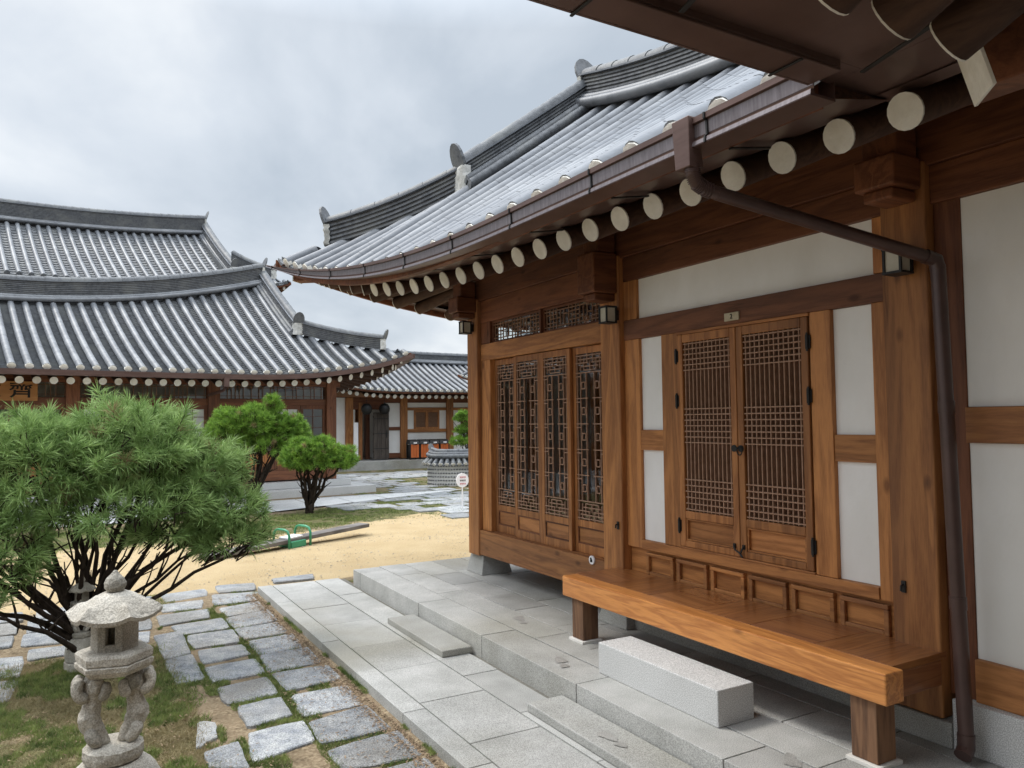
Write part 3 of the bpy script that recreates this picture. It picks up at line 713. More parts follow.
PV = [[(1.43,9.42),(1.89,9.32),(1.83,8.93),(1.38,8.91)],[(1.39,8.73),(1.8,8.8),(1.78,8.42),(1.41,8.35)],[(1.38,8.24),(1.81,8.39),(1.8,7.91),(1.39,7.82)],[(1.39,7.76),(1.78,7.81),(1.77,7.38),(1.4,7.36)],[(1.41,7.28),(1.8,7.32),(1.77,6.87),(1.42,6.84)],[(1.42,6.79),(1.83,6.8),(1.82,6.37),(1.38,6.33)],[(1.4,6.24),(1.82,6.21),(1.81,5.87),(1.41,5.82)],[(1.41,5.68),(1.81,5.69),(1.8,5.28),(1.39,5.27)],[(1.38,5.11),(1.79,5.2),(1.79,4.76),(1.36,4.77)],[(1.37,4.63),(1.82,4.68),(1.81,4.28),(1.37,4.35)],
[(.79,8.74),(1.27,8.78),(1.23,8.4),(.79,8.31)],[(.86,9.24),(1.28,9.25),(1.23,8.87),(.86,8.87)],[(.91,9.75),(1.39,9.83),(1.36,9.46),(.93,9.35)],[(.87,8.22),(1.34,8.28),(1.33,7.86),(.92,7.84)],[(.95,7.73),(1.34,7.74),(1.33,7.32),(.96,7.31)],[(.98,7.21),(1.33,7.2),(1.33,6.9),(.97,6.82)],[(.96,6.7),(1.35,6.74),(1.34,6.35),(.97,6.32)],[(.97,6.15),(1.33,6.21),(1.32,5.8),(.98,5.78)],[(1.03,5.66),(1.32,5.68),(1.3,5.32),(1.03,5.28)],[(1.0,5.14),(1.34,5.18),(1.32,4.83),(.95,4.72)],
[(.69,7.9),(.91,7.95),(.91,7.2),(.69,7.12)],[(.69,7.05),(.91,7.13),(.91,6.45),(.71,6.40)],[(.74,5.5),(.84,5.44),(.82,5.2),(.69,5.09)],[(.71,4.97),(.9,5.03),(.9,4.64),(.71,4.75)],[(1.54,9.94),(1.95,9.86),(1.9,9.5),(1.52,9.52)],[(2.22,10.0),(2.72,10.02),(2.66,9.75),(2.2,9.76)],
[(-.92,9.7),(-.43,9.65),(-.42,9.29),(-.9,9.27)],[(-.95,9.2),(-.46,9.16),(-.45,8.72),(-.92,8.7)],[(-.9,8.65),(-.46,8.62),(-.45,8.23),(-.9,8.26)],[(-.8,7.91),(-.35,7.87),(-.34,7.27),(-.8,7.3)],[(-.8,7.2),(-.34,7.15),(-.37,6.68),(-.78,6.65)],[(-.28,9.67),(.2,9.65),(.2,9.25),(-.27,9.26)],[(-.34,9.2),(.2,9.12),(.2,8.68),(-.33,8.7)],[(-.36,8.64),(.1,8.55),(.1,8.1),(-.35,8.2)],[(-.29,8.0),(.2,7.95),(.2,7.68),(-.28,7.68)],
[(.3,9.7),(.8,9.72),(.8,9.35),(.3,9.3)],[(.3,9.22),(.75,9.25),(.75,8.85),(.3,8.83)],[(.3,8.75),(.7,8.7),(.68,8.25),(.3,8.28)],[(.3,8.18),(.66,8.15),(.62,7.75),(.3,7.7)]]
for p in PV: paver([np.array(q)*.967 for q in p])
for k in range(4):
    y0 = 4.05-k*.5
    for xa_ in (.9, 1.36): paver([(xa_,y0),(xa_+.4,y0+.03),(xa_+.41,y0-.42),(xa_,y0-.4)])
for k in range(14):
    xa_ = -1.45+random.uniform(-.03,.03)
    y0 = 9.2-k*.47; paver([(xa_,y0),(xa_+.45,y0),(xa_+.45,y0-.42),(xa_,y0-.42)])
# far flagged path on the right and in front of the gate
for i in range(14):
    for j in range(26):
        x_ = 5.2+i*.62+random.uniform(-.06,.06)+(j%2)*.25; y_ = 13.4+j*.62+random.uniform(-.06,.06)
        lim = 13.6+.9*max(0, 6.6-x_)
        if y_ < lim: continue
        if y_ > 19.3 and x_ < 7.6: continue
        if y_ > 27.5: continue
        if 9.0 < x_ < 13 and 18.6 < y_ < 24: continue
        if x_ < 6.2 and y_ < 16: continue
        if random.random() < .12: continue
        a, c_ = random.uniform(.24,.29), random.uniform(.22,.29)
        paver([(x_-a,y_-c_),(x_+a,y_-c_),(x_+a,y_+c_),(x_-a,y_+c_)], z1=GZ+.025)
o = pav.build('stone_path', M_paver); tag(o, kind='structure')
# smooth pale path before the left hall
pw = MB()
for i in range(16):
    x_ = -6+i*.98
    a = 16.6+.42*max(0, x_-3.4)
    pw.add([(x_,a,GZ+.03),(x_+.96,16.6+.42*max(0,x_+.96-3.4),GZ+.03),(x_+.96,19.1,GZ+.03),(x_,19.1,GZ+.03)], [(0,1,2,3)]) if a < 18.9 else None
tag(pw.build('pale_path', M_gran2), kind='structure')

# low granite step slabs standing against the upper terrace
def thing_box(name, label, cat, x0,x1,y0,y1,z0,z1, mt, bevel=.008, group=None):
    o = MB().box(x0,x1,y0,y1,z0,z1).build(name, mt, loc=((x0+x1)/2,(y0+y1)/2,z0), bevel=bevel); return tag(o, label, cat, group)
thing_box('step_slab', 'thin granite step slab beside the upper terrace, the farther one near the sand', 'step', 2.478,2.735,5.45,6.63,-.16,-.108, M_gran)
thing_box('step_slab', 'thin granite step slab beside the upper terrace, at the bottom edge of the photo', 'step', 2.478,2.742,2.2,4.19,-.16,-.105, M_gran)
thing_box('stepping_stone', 'thick pale granite block lying before the long wooden bench', 'stepping stone', 3.0,3.27,3.08,4.15,0,.198, M_gran2, bevel=.006)

# ------------------------------------------------------------------ the main tiled hall
hall = empty('tiled_hall', (5.5, 4.5, 0), 'near tiled wooden hall with white plaster panels, lattice doors and a bench at its wall', 'hall')
def part(name, mt, x0,x1,y0,y1,z0,z1, parent=hall, bevel=.004):
    return MB().box(x0,x1,y0,y1,z0,z1).build(name, mt, parent, bevel=bevel)
XP = 3.80
def plinth(c, top=.2, b=.185, t_=.145):
    mb = MB(); V = [(c[0]-b,c[1]-b,0),(c[0]+b,c[1]-b,0),(c[0]+b,c[1]+b,0),(c[0]-b,c[1]+b,0),(c[0]-t_,c[1]-t_,top),(c[0]+t_,c[1]-t_,top),(c[0]+t_,c[1]+t_,top),(c[0]-t_,c[1]+t_,top)]
    mb.add(V, [(0,3,2,1),(4,5,6,7),(0,1,5,4),(1,2,6,5),(2,3,7,6),(3,0,4,7)]); return mb.build('plinth_stone', M_gran, hall, bevel=.008)
# pillars on their stones
for (y0, y1, zb, zc) in ((7.40,7.64,.2,2.76),(4.905,5.16,.2,2.60),(2.34,2.595,.13,2.76)):
    part('pillar', WZ['warm'], XP, XP+.25, y0, y1, zb, 2.97, bevel=.012)
    yc = (y0+y1)/2
    br = MB(); br.box(3.57, XP-.002, yc-.115, yc+.115, zc+.06, 2.985); br.box(3.60, XP-.002, yc-.085, yc+.085, zc, zc+.058); br.box(3.62,XP-.002,yc-.1,yc+.1,2.987,3.16)
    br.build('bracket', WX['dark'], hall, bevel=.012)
plinth((3.99, 7.525)); plinth((3.96, 5.03), b=.19); plinth((3.99, 7.525-0+0.0)) if False else None
for (x_, y_) in ((5.5, 7.52), (7.08, 7.52), (7.08, 5.03)):
    part('pillar', WZ['warm'], x_-.12, x_+.12, y_-.12, y_+.12, .2, 3.0, bevel=.012); plinth((x_, y_))
# long beams under the rafters
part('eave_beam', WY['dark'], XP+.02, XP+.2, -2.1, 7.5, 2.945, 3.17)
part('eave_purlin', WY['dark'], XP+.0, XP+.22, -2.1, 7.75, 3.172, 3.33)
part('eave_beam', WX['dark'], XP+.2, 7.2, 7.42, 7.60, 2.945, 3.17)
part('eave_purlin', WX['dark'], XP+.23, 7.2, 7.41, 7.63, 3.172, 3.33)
def beam_y(y0, y1, z0, z1, x0=3.845, x1=3.95, m='warm', n='beam'): return part(n, WY[m], x0, x1, y0, y1, z0, z1)
def post_z(y0, y1, z0, z1, x0=3.85, x1=3.95, m='warm', n='wall_post'): return part(n, WZ[m], x0, x1, y0, y1, z0, z1)
def panel(y0, y1, z0, z1, x0=3.878): return part('plaster_panel', M_plaster, x0, 3.94, y0, y1, z0, z1, bevel=0)
# solid core behind the walls of the closed rooms
part('inner_wall', M_inside, 3.955, 7.1, -2.0, 4.98, .05, 3.25, bevel=0)
# bay 2
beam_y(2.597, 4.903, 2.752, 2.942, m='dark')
panel(2.68, 4.745, 2.436, 2.751); post_z(4.745, 4.903, 2.437, 2.75); post_z(2.597, 2.68, 2.437, 2.75)
beam_y(2.597, 4.903, 2.278, 2.435, m='red')
for (a, b_) in ((4.72,4.903),(2.597,2.70)): post_z(a, b_, .645, 2.277)
for (a, b_, z0, z1) in ((4.455,4.72,1.563,2.276),(4.455,4.72,.714,1.406),(2.70,2.965,1.545,2.276),(2.70,2.965,.714,1.388)): panel(a, b_, z0, z1)
beam_y(4.455, 4.72, 1.407, 1.562, x0=3.853); beam_y(2.70, 2.965, 1.389, 1.544, x0=3.853)
post_z(4.278, 4.454, .714, 2.277, x0=3.846); post_z(2.966, 3.112, .714, 2.277, x0=3.846)
beam_y(2.70, 4.72, .645, .712, x0=3.84)
# low band of framed boards above the bench
part('skirting_board', WY['warm'], 3.885, 3.95, 2.597, 4.903, .30, .644)
for k in range(6):
    y1_ = 4.69-k*.345; y0_ = y1_-.305
    fr = MB()
    fr.box(3.852,3.884,y0_,y1_,.595,.622); fr.box(3.856,3.884,y0_,y0_+.03,.452,.594); fr.box(3.856,3.884,y1_-.03,y1_,.452,.594); fr.box(3.858,3.884,y0_+.031,y1_-.031,.452,.478)
    fr.build('skirting_frame', WY['warm'], hall, bevel=.005)
# foundation stones below the wall
part('foundation_stone', M_gran, 3.79, 4.2, 2.295, 2.62, 0, .128, bevel=.008)
part('foundation_stone', M_gran, 3.86, 4.2, 2.62, 4.86, 0, .14, bevel=.006)
part('floor_beam', WY['dark'], 3.86, 3.98, 2.6, 4.9, .142, .298)
# bay 3, the wall at the right edge
for ys_ in ((2.20, 2.338),):
    post_z(ys_[0], ys_[1], .25, 2.94, x0=3.87, m='dark')
Y3 = -1.2
panel(Y3, 2.2, 1.69, 2.742); beam_y(Y3, 2.2, 1.512, 1.688); panel(Y3, 2.2, .456, 1.51); beam_y(Y3, 2.2, .25, .455); beam_y(Y3, 2.338, 2.744, 2.943, m='dark')
part('foundation_stone', M_gran2, 3.80, 4.2, .9, 2.293, 0, .249, bevel=.006); part('foundation_stone', M_gran2, 3.80, 4.2, -1.2, .896, 0, .249, bevel=.006)
# the lattice door
door_bits = []
def lattice_leaf(ya, yb, hinge_side):
    """ya > yb : left / right edge in the photo"""
    lf = MB(); xf = 3.838
    z0, z1 = .728, 2.256
    lf.box(xf,3.885,ya-.052,ya,z0,z1); lf.box(xf,3.885,yb,yb+.052,z0,z1)
    lf.box(xf,3.884,yb+.053,ya-.053,z1-.06,z1); lf.box(xf,3.884,yb+.053,ya-.053,z0,z0+.045); lf.box(xf,3.884,yb+.053,ya-.053,.93,.985)
    o = lf.build('door_leaf', WZ['gold'], hall, bevel=.006)
    tr = MB(); g = .012
    for (a, b_, c, d) in ((yb+.054, ya-.054, .774, .929),):
        tr.box(xf+.008,3.88,a,a+g,c,d); tr.box(xf+.008,3.88,b_-g,b_,c,d); tr.box(xf+.008,3.88,a+g,b_-g,c,c+g); tr.box(xf+.008,3.88,a+g,b_-g,d-g,d)
    tr.build('panel_trim', WY['warm'], o, bevel=.003)
    MB().box(3.868,3.882,yb+.055,ya-.055,.775,.928).build('lower_panel', WY['gold'], o)
    MB().box(3.883,3.90,yb+.01,ya-.01,.95,2.24).build('backing', M_back, o)
    a, b_ = yb+.053, ya-.053; zl0, zl1 = .986, 2.195
    rd = MB(); n = 12; rw_ = .0042
    for i in range(n):
        y = a+(b_-a)*(i+.5)/n; rd.box(xf+.012, 3.882, y-rw_, y+rw_, zl0, zl1)
    for (c, d, k) in ((1.995,2.185,6),(1.475,1.715,7),(.998,1.21,6)):
        for i in range(k):
            z = c+(d-c)*i/(k-1); rd.box(xf+.009, 3.880, a, b_, z-rw_, z+rw_)
    rd.build('lattice', M_rod, o)
    # strap hinges
    yh = ya+.004 if hinge_side > 0 else yb-.004
    for z in (2.10,1.775,.875):
        h = MB(); h.tube([(xf-.008,yh,z-.045),(xf-.008,yh,z+.045)], .011, 10); h.box(xf-.004,xf+.004,yh-.018,yh+.018,z-.04,z+.04)
        for zz in (-.05,.05): h.tube([(xf-.008,yh,z+zz-.006),(xf-.008,yh,z+zz+.006)], .007, 8)
        h.build('hinge', M_iron, o)
    # ring pull on round plate
    yk = yb+.026 if hinge_side > 0 else ya-.026
    k = MB(); k.tube([(xf-.006,yk,1.445),(xf,yk,1.445)], .023, 14)
    if hinge_side < 0:
        k.tube([(xf-.016, yk+.022*cos(a_), 1.43+.028*sin(a_)) for a_ in [2*pi*i/14 for i in range(15)]], .0042, 6, caps=False)
    k.build('ring_pull', M_iron, o)
    return o
L1 = lattice_leaf(4.273, 3.705, 1); L2 = lattice_leaf(3.698, 3.122, -1)
part('door_frame', WY['gold'], 3.835, 3.95, 3.112, 4.278, 2.2575, 2.2775); part('door_frame', WY['gold'], 3.835, 3.95, 3.112, 4.278, .7125, .7265)
lt = MB(); lt.tube([(3.826,3.745,.80),(3.82,3.73,.775),(3.826,3.70,.76),(3.82,3.665,.735)], .006, 8); lt.tube([(3.826,3.665,.80),(3.818,3.675,.77),(3.826,3.69,.75)], .006, 8)
lt.box(3.828,3.836,3.735,3.755,.785,.815); lt.box(3.828,3.836,3.655,3.675,.785,.815); lt.build('door_latch', M_iron, L2)
# number plate over the door
npl = MB().box(3.832,3.8445,3.66,3.79,2.30,2.355).build('number_plate', mat('brass_plate', (.40,.34,.22), (.52,.46,.33), rough=.5, scale=20), loc=(3.84,3.72,2.30), bevel=.002)
tag(npl, 'small pale number plate fixed on the lintel above the lattice double door', 'number plate')
def text_mesh(txt, size, name, mt, parent, mtx, ext=.0015):
    cu = bpy.data.curves.new(name, 'FONT'); cu.body = txt; cu.size = size; cu.extrude = ext; cu.align_x = 'CENTER'; cu.align_y = 'CENTER'; cu.offset = size*.012
    ob = bpy.data.objects.new(name, cu); S.collection.objects.link(ob); bpy.context.view_layer.update()
    me_ = bpy.data.meshes.new_from_object(ob.evaluated_get(bpy.context.evaluated_depsgraph_get())); bpy.data.objects.remove(ob)
    me_.materials.clear(); me_.materials.append(mt); me_.name = name
    o = bpy.data.objects.new(name, me_); S.collection.objects.link(o); o.parent = parent; o.matrix_local = mtx; return o
# text facing -X : local x -> -Y, local y -> +Z, local z -> -X
FX = Matrix(((0,0,-1,0),(-1,0,0,0),(0,1,0,0),(0,0,0,1)))
text_mesh('2', .045, 'numeral', M_blk, npl, Matrix.Translation((-.0095,.005,.0275)) @ FX)

# bay 1 : glazed lattice doors on the raised floor
beam_y(5.162, 7.398, 2.705, 2.943, m='dark'); 
post_z(7.195, 7.398, 2.475, 2.704, m='dark')
beam_y(5.162, 7.398, 2.295, 2.47, m='warm')
beam_y(5.162, 7.398, .215, .478, x0=3.815)
post_z(7.195, 7.398, .479, 2.294, x0=3.85)
post_z(5.162, 5.20, .479, 2.294, x0=3.85)
part('floor_boards', WX['warm'], 3.97, 7.05, 5.0, 7.5, .36, .47); part('ceiling', M_inside, 3.97, 7.05, 5.0, 7.5, 3.0, 3.04, bevel=0)
M_smoke = mat('frosted_pane', (.22,.235,.24), (.42,.43,.43), rough=.25, scale=2.5, spec=.5)
def meander_leaf(ya, yb, xf, z0=.482, z1=2.288, parent=hall, ax='x', lz0=.765, T=None, lat=True):
    T_ = T or (lambda s_, x, z: (x, ya-s_, z))
    wd = abs(ya-yb)
    def bx(mb, s0, s1, x0, x1, c, d):
        P = [T_(s_, x, z) for z in (c, d) for (s_, x) in ((s0,x0),(s1,x0),(s1,x1),(s0,x1))]
        mb.add(P, [(0,3,2,1),(4,5,6,7),(0,1,5,4),(1,2,6,5),(2,3,7,6),(3,0,4,7)])
    fr = MB(); st = .05
    bx(fr, 0, st, xf, xf+.034, z0, z1); bx(fr, wd-st, wd, xf, xf+.034, z0, z1)
    bx(fr, st+.001, wd-st-.001, xf+.001, xf+.033, z1-.06, z1); bx(fr, st+.001, wd-st-.001, xf+.001, xf+.033, z0, z0+.075); bx(fr, st+.001, wd-st-.001, xf+.001, xf+.033, lz0-.06, lz0)
    o = fr.build('glazed_door', WZ['gold'], parent, bevel=.004)
    pn = MB(); bx(pn, st, wd-st, xf+.014, xf+.026, z0+.074, lz0-.059); pn.build('lower_panel', WY['gold'], o)
    tf = MB(); q0, q1 = z0+.076, lz0-.061
    for (a1,a2,c1_,c2_) in ((st,st+.012,q0,q1),(wd-st-.012,wd-st,q0,q1),(st+.012,wd-st-.012,q0,q0+.012),(st+.012,wd-st-.012,q1-.012,q1)): bx(tf, a1, a2, xf+.005, xf+.0138, c1_, c2_)
    tf.build('panel_trim', WY['dark'], o)
    gl = MB(); bx(gl, st, wd-st, xf+.018, xf+.022, lz0, z1-.06); gl.build('pane', M_glass if lat else M_smoke, o)
    if not lat: return o
    rd = MB(); r = .0045; a, b_ = st, wd-st; W = b_-a; c, d = lz0, z1-.06; H_ = d-c
    def v(f, p=0., q=1., ): bx(rd, a+W*f-r, a+W*f+r, xf+.004, xf+.016, c+H_*p, c+H_*q)
    def h(z, f=0., g_=1.): bx(rd, a+W*f, a+W*g_, xf+.003, xf+.015, c+H_*z-r, c+H_*z+r)
    for f in (.04,.96): v(f)
    for f in (.16,.36,.64,.84): v(f, .115, .885)
    for z in (.115,.885): h(z)
    for i in range(1,5):
        z = .115+.77*i/5; h(z,0,.42); h(z,.58,1)
    for i in range(5):      # little hooked loops beside the long rods
        z = .115+.77*(i+.5)/5
        for f0, f1 in ((.20,.32),(.68,.80)):
            h(z+.02,f0,f1); h(z-.02,f0,f1); v(f0, z-.02, z+.02); v(f1, z-.02, z+.02)
        for f0, f1 in ((0,.16),(.84,1)): h(z+.055, f0, f1)
    for sgn, base in ((1, 0.), (-1, 1.)):   # stepped key pattern at foot and head
        for i, (f0, f1) in enumerate(((0,1),(.1,.9),(.0,.44),(.2,.8),(.28,.72))):
            h(base+sgn*(.012+.022*i), f0, f1)
        h(base+sgn*.056,.56,1)
        for f, p, q in ((.16,.012,.10),(.84,.012,.10),(.28,.03,.10),(.72,.03,.10),(.40,.0,.06),(.60,.0,.06),(.5,.05,.1)):
            p2, q2 = (base+sgn*p, base+sgn*q); v(f, min(p2,q2), max(p2,q2))
    rd.build('lattice', M_rod, o); return o
for (ya_, yb_, xf) in ((7.193,6.70,3.905),(6.725,6.21,3.865),(6.21,5.715,3.865),(5.73,5.205,3.905)):
    meander_leaf(ya_, yb_, xf)
part('door_track', WY['gold'], 3.862, 3.945, 5.2, 7.195, .4785, .4815); 
# transom windows
def transom(ya, yb, xf, z0=2.472, z1=2.703):
    fr = MB(); fr.box(xf,xf+.03,yb,yb+.022,z0,z1); fr.box(xf,xf+.03,ya-.022,ya,z0,z1); fr.box(xf+.001,xf+.029,yb+.022,ya-.022,z0,z0+.02); fr.box(xf+.001,xf+.029,yb+.022,ya-.022,z1-.02,z1)
    o = fr.build('transom_window', WY['dark'], hall, bevel=.003)
    MB().box(xf+.012,xf+.016,yb+.02,ya-.02,z0+.018,z1-.018).build('pane', M_glass, o)
    rd = MB(); r = .0045; a, b_, c, d = yb+.022, ya-.022, z0+.02, z1-.02; W = b_-a; H_ = d-c
    def v(f,p=0,q=1): rd.box(xf+.002,xf+.011,a+W*f-r,a+W*f+r,c+H_*p,c+H_*q)
    def h(z,f=0,g=1): rd.box(xf+.003,xf+.012,a+W*f,a+W*g,c+H_*z-r,c+H_*z+r)
    h(.12); h(.88)
    for f0 in (.02,.40,.78):
        for i in range(4): v(f0+.06*i)
        for z in (.3,.5,.7): h(z,f0,f0+.18 if z != .5 else f0+.12)
    for f in (.28,.34,.66,.72): v(f,.12,.88)
    h(.5,.2,.28); h(.5,.72,.8); h(.35,.34,.4); h(.65,.6,.66)
    rd.build('lattice', M_rod2, o)
for (a, b_) in ((7.19,6.20),(6.17,5.165)): transom(a, b_, 3.88)
post_z(6.17, 6.20, 2.472, 2.703, m='dark')
# north and east sides of the open room: glazed doors to the daylight
part('beam', WX['dark'], 4.05, 7.0, 7.44, 7.56, 2.90, 2.943); part('beam', WX['warm'], 4.05, 7.0, 7.44, 7.56, 2.295, 2.47); part('beam', WX['warm'], 4.05, 7.0, 7.44, 7.58, .215, .478)
for k in range(6):
    x_ = 4.06+k*.49; TT = lambda s_, x, z, x_=x_: (x_+s_, 7.5+(x-3.9), z)
    if abs(x_-5.5) < .05: pass
    meander_leaf(.485, 0, 3.9, parent=hall, T=TT, lat=False)
gl = MB().box(4.05,7.0,7.49,7.495,2.47,2.90).build('transom_pane', M_glass, hall)
rd = MB()
for k in range(24): x_ = 4.1+k*.125; rd.box(x_,x_+.01,7.47,7.485,2.47,2.90)
rd.box(4.05,7.0,7.472,7.484,2.53,2.538); rd.box(4.05,7.0,7.472,7.484,2.64,2.648); rd.build('transom_lattice', M_rod2, hall)
part('beam', WY['dark'], 7.0, 7.12, 5.1, 7.4, 2.295, 2.50); part('beam', WY['warm'], 7.0, 7.12, 5.1, 7.4, .215, .478)
for k in range(4):
    y_ = 7.38-k*.56; TT = lambda s_, x, z, y_=y_: (7.05+(x-3.9), y_-s_, z)
    meander_leaf(.55, 0, 3.9, parent=hall, T=TT, lat=False)
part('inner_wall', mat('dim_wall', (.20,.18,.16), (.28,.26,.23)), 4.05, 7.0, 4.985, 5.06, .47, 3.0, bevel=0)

# roof of the hall
def clip_valley(rows):
    out_ = []
    for r in rows:
        y = r[0].y
        if y < 1.72:
            xl = 2.45+(1.72-y); r2 = [p for p in r if p.x > xl]
            if len(r2) >= 2 and r[0].x < 3:
                t = (xl-r[0].x)/(r[-1].x-r[0].x); i = len(r)-len(r2)
                t = (xl-r[i-1].x)/(r[i].x-r[i-1].x) if i else 0; r2 = ([r[i-1].lerp(r[i], t)] if i else [])+r2
            if len(r2) < 2: r2 = [r[-1]-Vector((.01,0,0)), r[-1]]
            r = r2
        out_.append(r)
    return out_
TM = lambda u, v, z: (5.5-v, u, z)
rl = [1.784+.2995*k for k in range(0, 20)]
info = hanok_roof(hall, TM, 9.40, 3.40, .35, .66, 2.965, 1.78, 4.22, 4.87, .60, rc=3.5, Lc=5.0, sp=.30, umin=-1.2, lowhip=False,
    rad=.076, tier=.25, seg=.3, sag=.03, sides=(1,1,1,0), rh=.44, hh=.30, rw=.2, raf=True, rin=.35, rdz=-.132, rslope=.43, rlen=1.9, rr=.073,
    rlist=rl, rafsides=(1,0,1,0), clipfn=clip_valley, mt=M_tile2)
# eave gutter of the hall, as folded brown sheet metal
def gpath(y):
    s_ = max(0, (y-4.5)/5.0); q_ = max(0, (y-3.8)/5.7); return 2.38-.36*s_*s_, 2.847+.70*q_**2.6, 2.978+.585*q_**2.4
ysg = list(np.concatenate([np.arange(1.88, 4.6, .25), np.linspace(4.6, 9.5, 34)]))
pA = [(gpath(y)[0], y, gpath(y)[1], gpath(y)[2]) for y in ysg]
cx_, cy_ = pA[-1][0], pA[-1][1]
# mirrored run along the north eave (about the 45 degree hip)
pB = [(cx_+(cy_-y), cy_-(x-cx_), a, b_) for (x, y, a, b_) in reversed(pA[:-1])]
pB = [(x, y, a, b_) for (x, y, a, b_) in pB if x < 8.5]
run = pA+pB
def gsweep(mb, prof):
    """prof: list of (outward offset, height fraction)"""
    V = []; n = len(prof)
    for i, (x, y, a, b_) in enumerate(run):
        p = run[max(0,i-1)]; q = run[min(len(run)-1,i+1)]; d = Vector((q[0]-p[0], q[1]-p[1], 0)).normalized(); o_ = Vector((-d.y, d.x, 0))
        for (f, h) in prof: V.append((x+o_.x*f, y+o_.y*f, a+(b_-a)*h))
    mb.add(V, [(i*n+j, (i+1)*n+j, (i+1)*n+(j+1)%n, i*n+(j+1)%n) for i in range(len(run)-1) for j in range(n)]+[tuple(range(n))])
g1_ = MB(); gsweep(g1_, [(.012,1.0),(.012,.80),(-.004,.78),(-.008,.30),(-.012,.22),(.006,.20),(.010,.0),(-.13,.0),(-.13,.95),(-.124,.95),(-.124,.08),(-.012,.08),(-.010,.98)])
gut = g1_.build('gutter', M_gut, hall)
g2_ = MB(); gsweep(g2_, [(-.0025,.765),(-.0055,.33),(-.0075,.33),(-.0065,.765)]); g2_.build('gutter_face', M_gutface, gut)
g3_ = MB(); gsweep(g3_, [(.0085,.17),(.0118,.03),(.009,.03),(.006,.17)]); g3_.build('gutter_lower_band', M_gutface, gut)
js = MB(); dist = 0; nxt = .55
for i in range(1, len(run)):
    x, y, a, b_ = run[i]; p = run[i-1]; L = sqrt((x-p[0])**2+(y-p[1])**2)
    while dist+L > nxt:
        t = (nxt-dist)/L; c_ = [p[k]+(run[i][k]-p[k])*t for k in range(4)]; d = Vector((x-p[0], y-p[1], 0)).normalized(); o_ = Vector((-d.y,d.x,0))
        for f0, h0, f1, h1 in ((.014,1.0,.014,.80),(.014,.80,.000,.76),(.000,.76,-.003,.28),(-.003,.28,.010,.19),(.010,.19,.013,-.01)):
            A = Vector((c_[0],c_[1],c_[2]+(c_[3]-c_[2])*h0))+o_*f0; B = Vector((c_[0],c_[1],c_[2]+(c_[3]-c_[2])*h1))+o_*f1
            js.beam(A, B, .010, .008, up=d.cross(Vector((0,0,1))) if abs((A-B).z) > .001 else (0,0,1))
        # strap under the soffit
        A = Vector((c_[0],c_[1],c_[2]-.004))-o_*.14; B = Vector((c_[0],c_[1],c_[2]+.045))-o_*.42; js.beam(A, B, .02, .008)
        nxt += .86
    dist += L
gut.data.materials.append(M_iron); import bmesh
def merge(mb, o, idx):
    off = Vector((0,0,0)); q = o.parent
    while q is not None: off += q.location; q = q.parent
    b_ = bmesh.new(); b_.from_mesh(o.data); vs = [b_.verts.new(Vector(v)-off) for v in mb.v]
    for f in mb.f:
        try: b_.faces.new([vs[i] for i in f]).material_index = idx
        except Exception: pass
    b_.to_mesh(o.data); b_.free()
merge(js, gut, 1)
sf = MB(); V = []
for i, (x, y, a, b_) in enumerate(run):
    p = run[max(0,i-1)]; q = run[min(len(run)-1,i+1)]; d = Vector((q[0]-p[0], q[1]-p[1], 0)).normalized(); o_ = Vector((d.y, -d.x, 0))
    rz = 3.03-.197+.62*max(0,(y if i < len(pA) else run[2*len(pA)-2-i][1] if 2*len(pA)-2-i >= 0 else 1.8)-4.4)**0*0
    s_ = max(0, ((y if i < len(pA) else pA[max(0, 2*len(pA)-2-i)][1])-4.5)/5.0)
    rz = 2.833+.62*s_**2.8+.088
    V.append([(x+o_.x*.128, y+o_.y*.128, a+.012), (x+o_.x*.46, y+o_.y*.46, rz+.0)])
sf.grid(V); sf.build('eave_soffit', M_gut, hall)
# outlet box, hose elbow and downpipe
ob = MB(); yb0, yb1 = 2.505, 2.615
ob.add([(2.40,yb0,2.988),(2.40,yb1,2.988),(2.345,yb1,2.988),(2.345,yb0,2.988),(2.44,yb0+.008,2.765),(2.44,yb1-.008,2.765),(2.355,yb1-.008,2.765),(2.355,yb0+.008,2.765)],
       [(0,1,2,3),(7,6,5,4),(0,4,5,1),(1,5,6,2),(2,6,7,3),(3,7,4,0)])
ob.build('outlet_box', M_gut, hall, bevel=.004)
dp = MB(); P = [(2.40,2.545,2.78),(2.402,2.545,2.745),(2.42,2.543,2.705),(2.46,2.535,2.682),(2.53,2.518,2.664)]
dp.tube(P, .031, 14)
for i in range(18):
    t = i/17*(len(P)-1.001)*.86; k = int(t); a = Vector(P[k]).lerp(Vector(P[k+1]), t-k); b_ = (Vector(P[k+1])-Vector(P[k])).normalized()*.0022
    dp.tube([a-b_, a+b_], .036, 14)
hose = dp.build('downpipe', M_pipe, hall, smooth=True); shade_smooth_angle(hose, 50)
dp = MB(); dp.tube([(2.52,2.520,2.666),(3.66,2.235,2.425)], .032, 14); dp.tube([(3.63,2.243,2.432),(3.69,2.226,2.415),(3.70,2.222,2.365)], .037, 14)
dp.tube([(3.70,2.222,2.39),(3.70,2.170,.12)], .035, 16); dp.tube([(3.70,2.206,1.72),(3.70,2.205,1.66)], .0385, 16); dp.tube([(3.70,2.185,.78),(3.70,2.184,.72)], .0385, 16)
dp.tube([(3.70,2.17,.14),(3.697,2.17,.075),(3.655,2.163,.048)], .039, 14)
shade_smooth_angle(dp.build('downpipe', M_pipe, hose, smooth=True), 50)

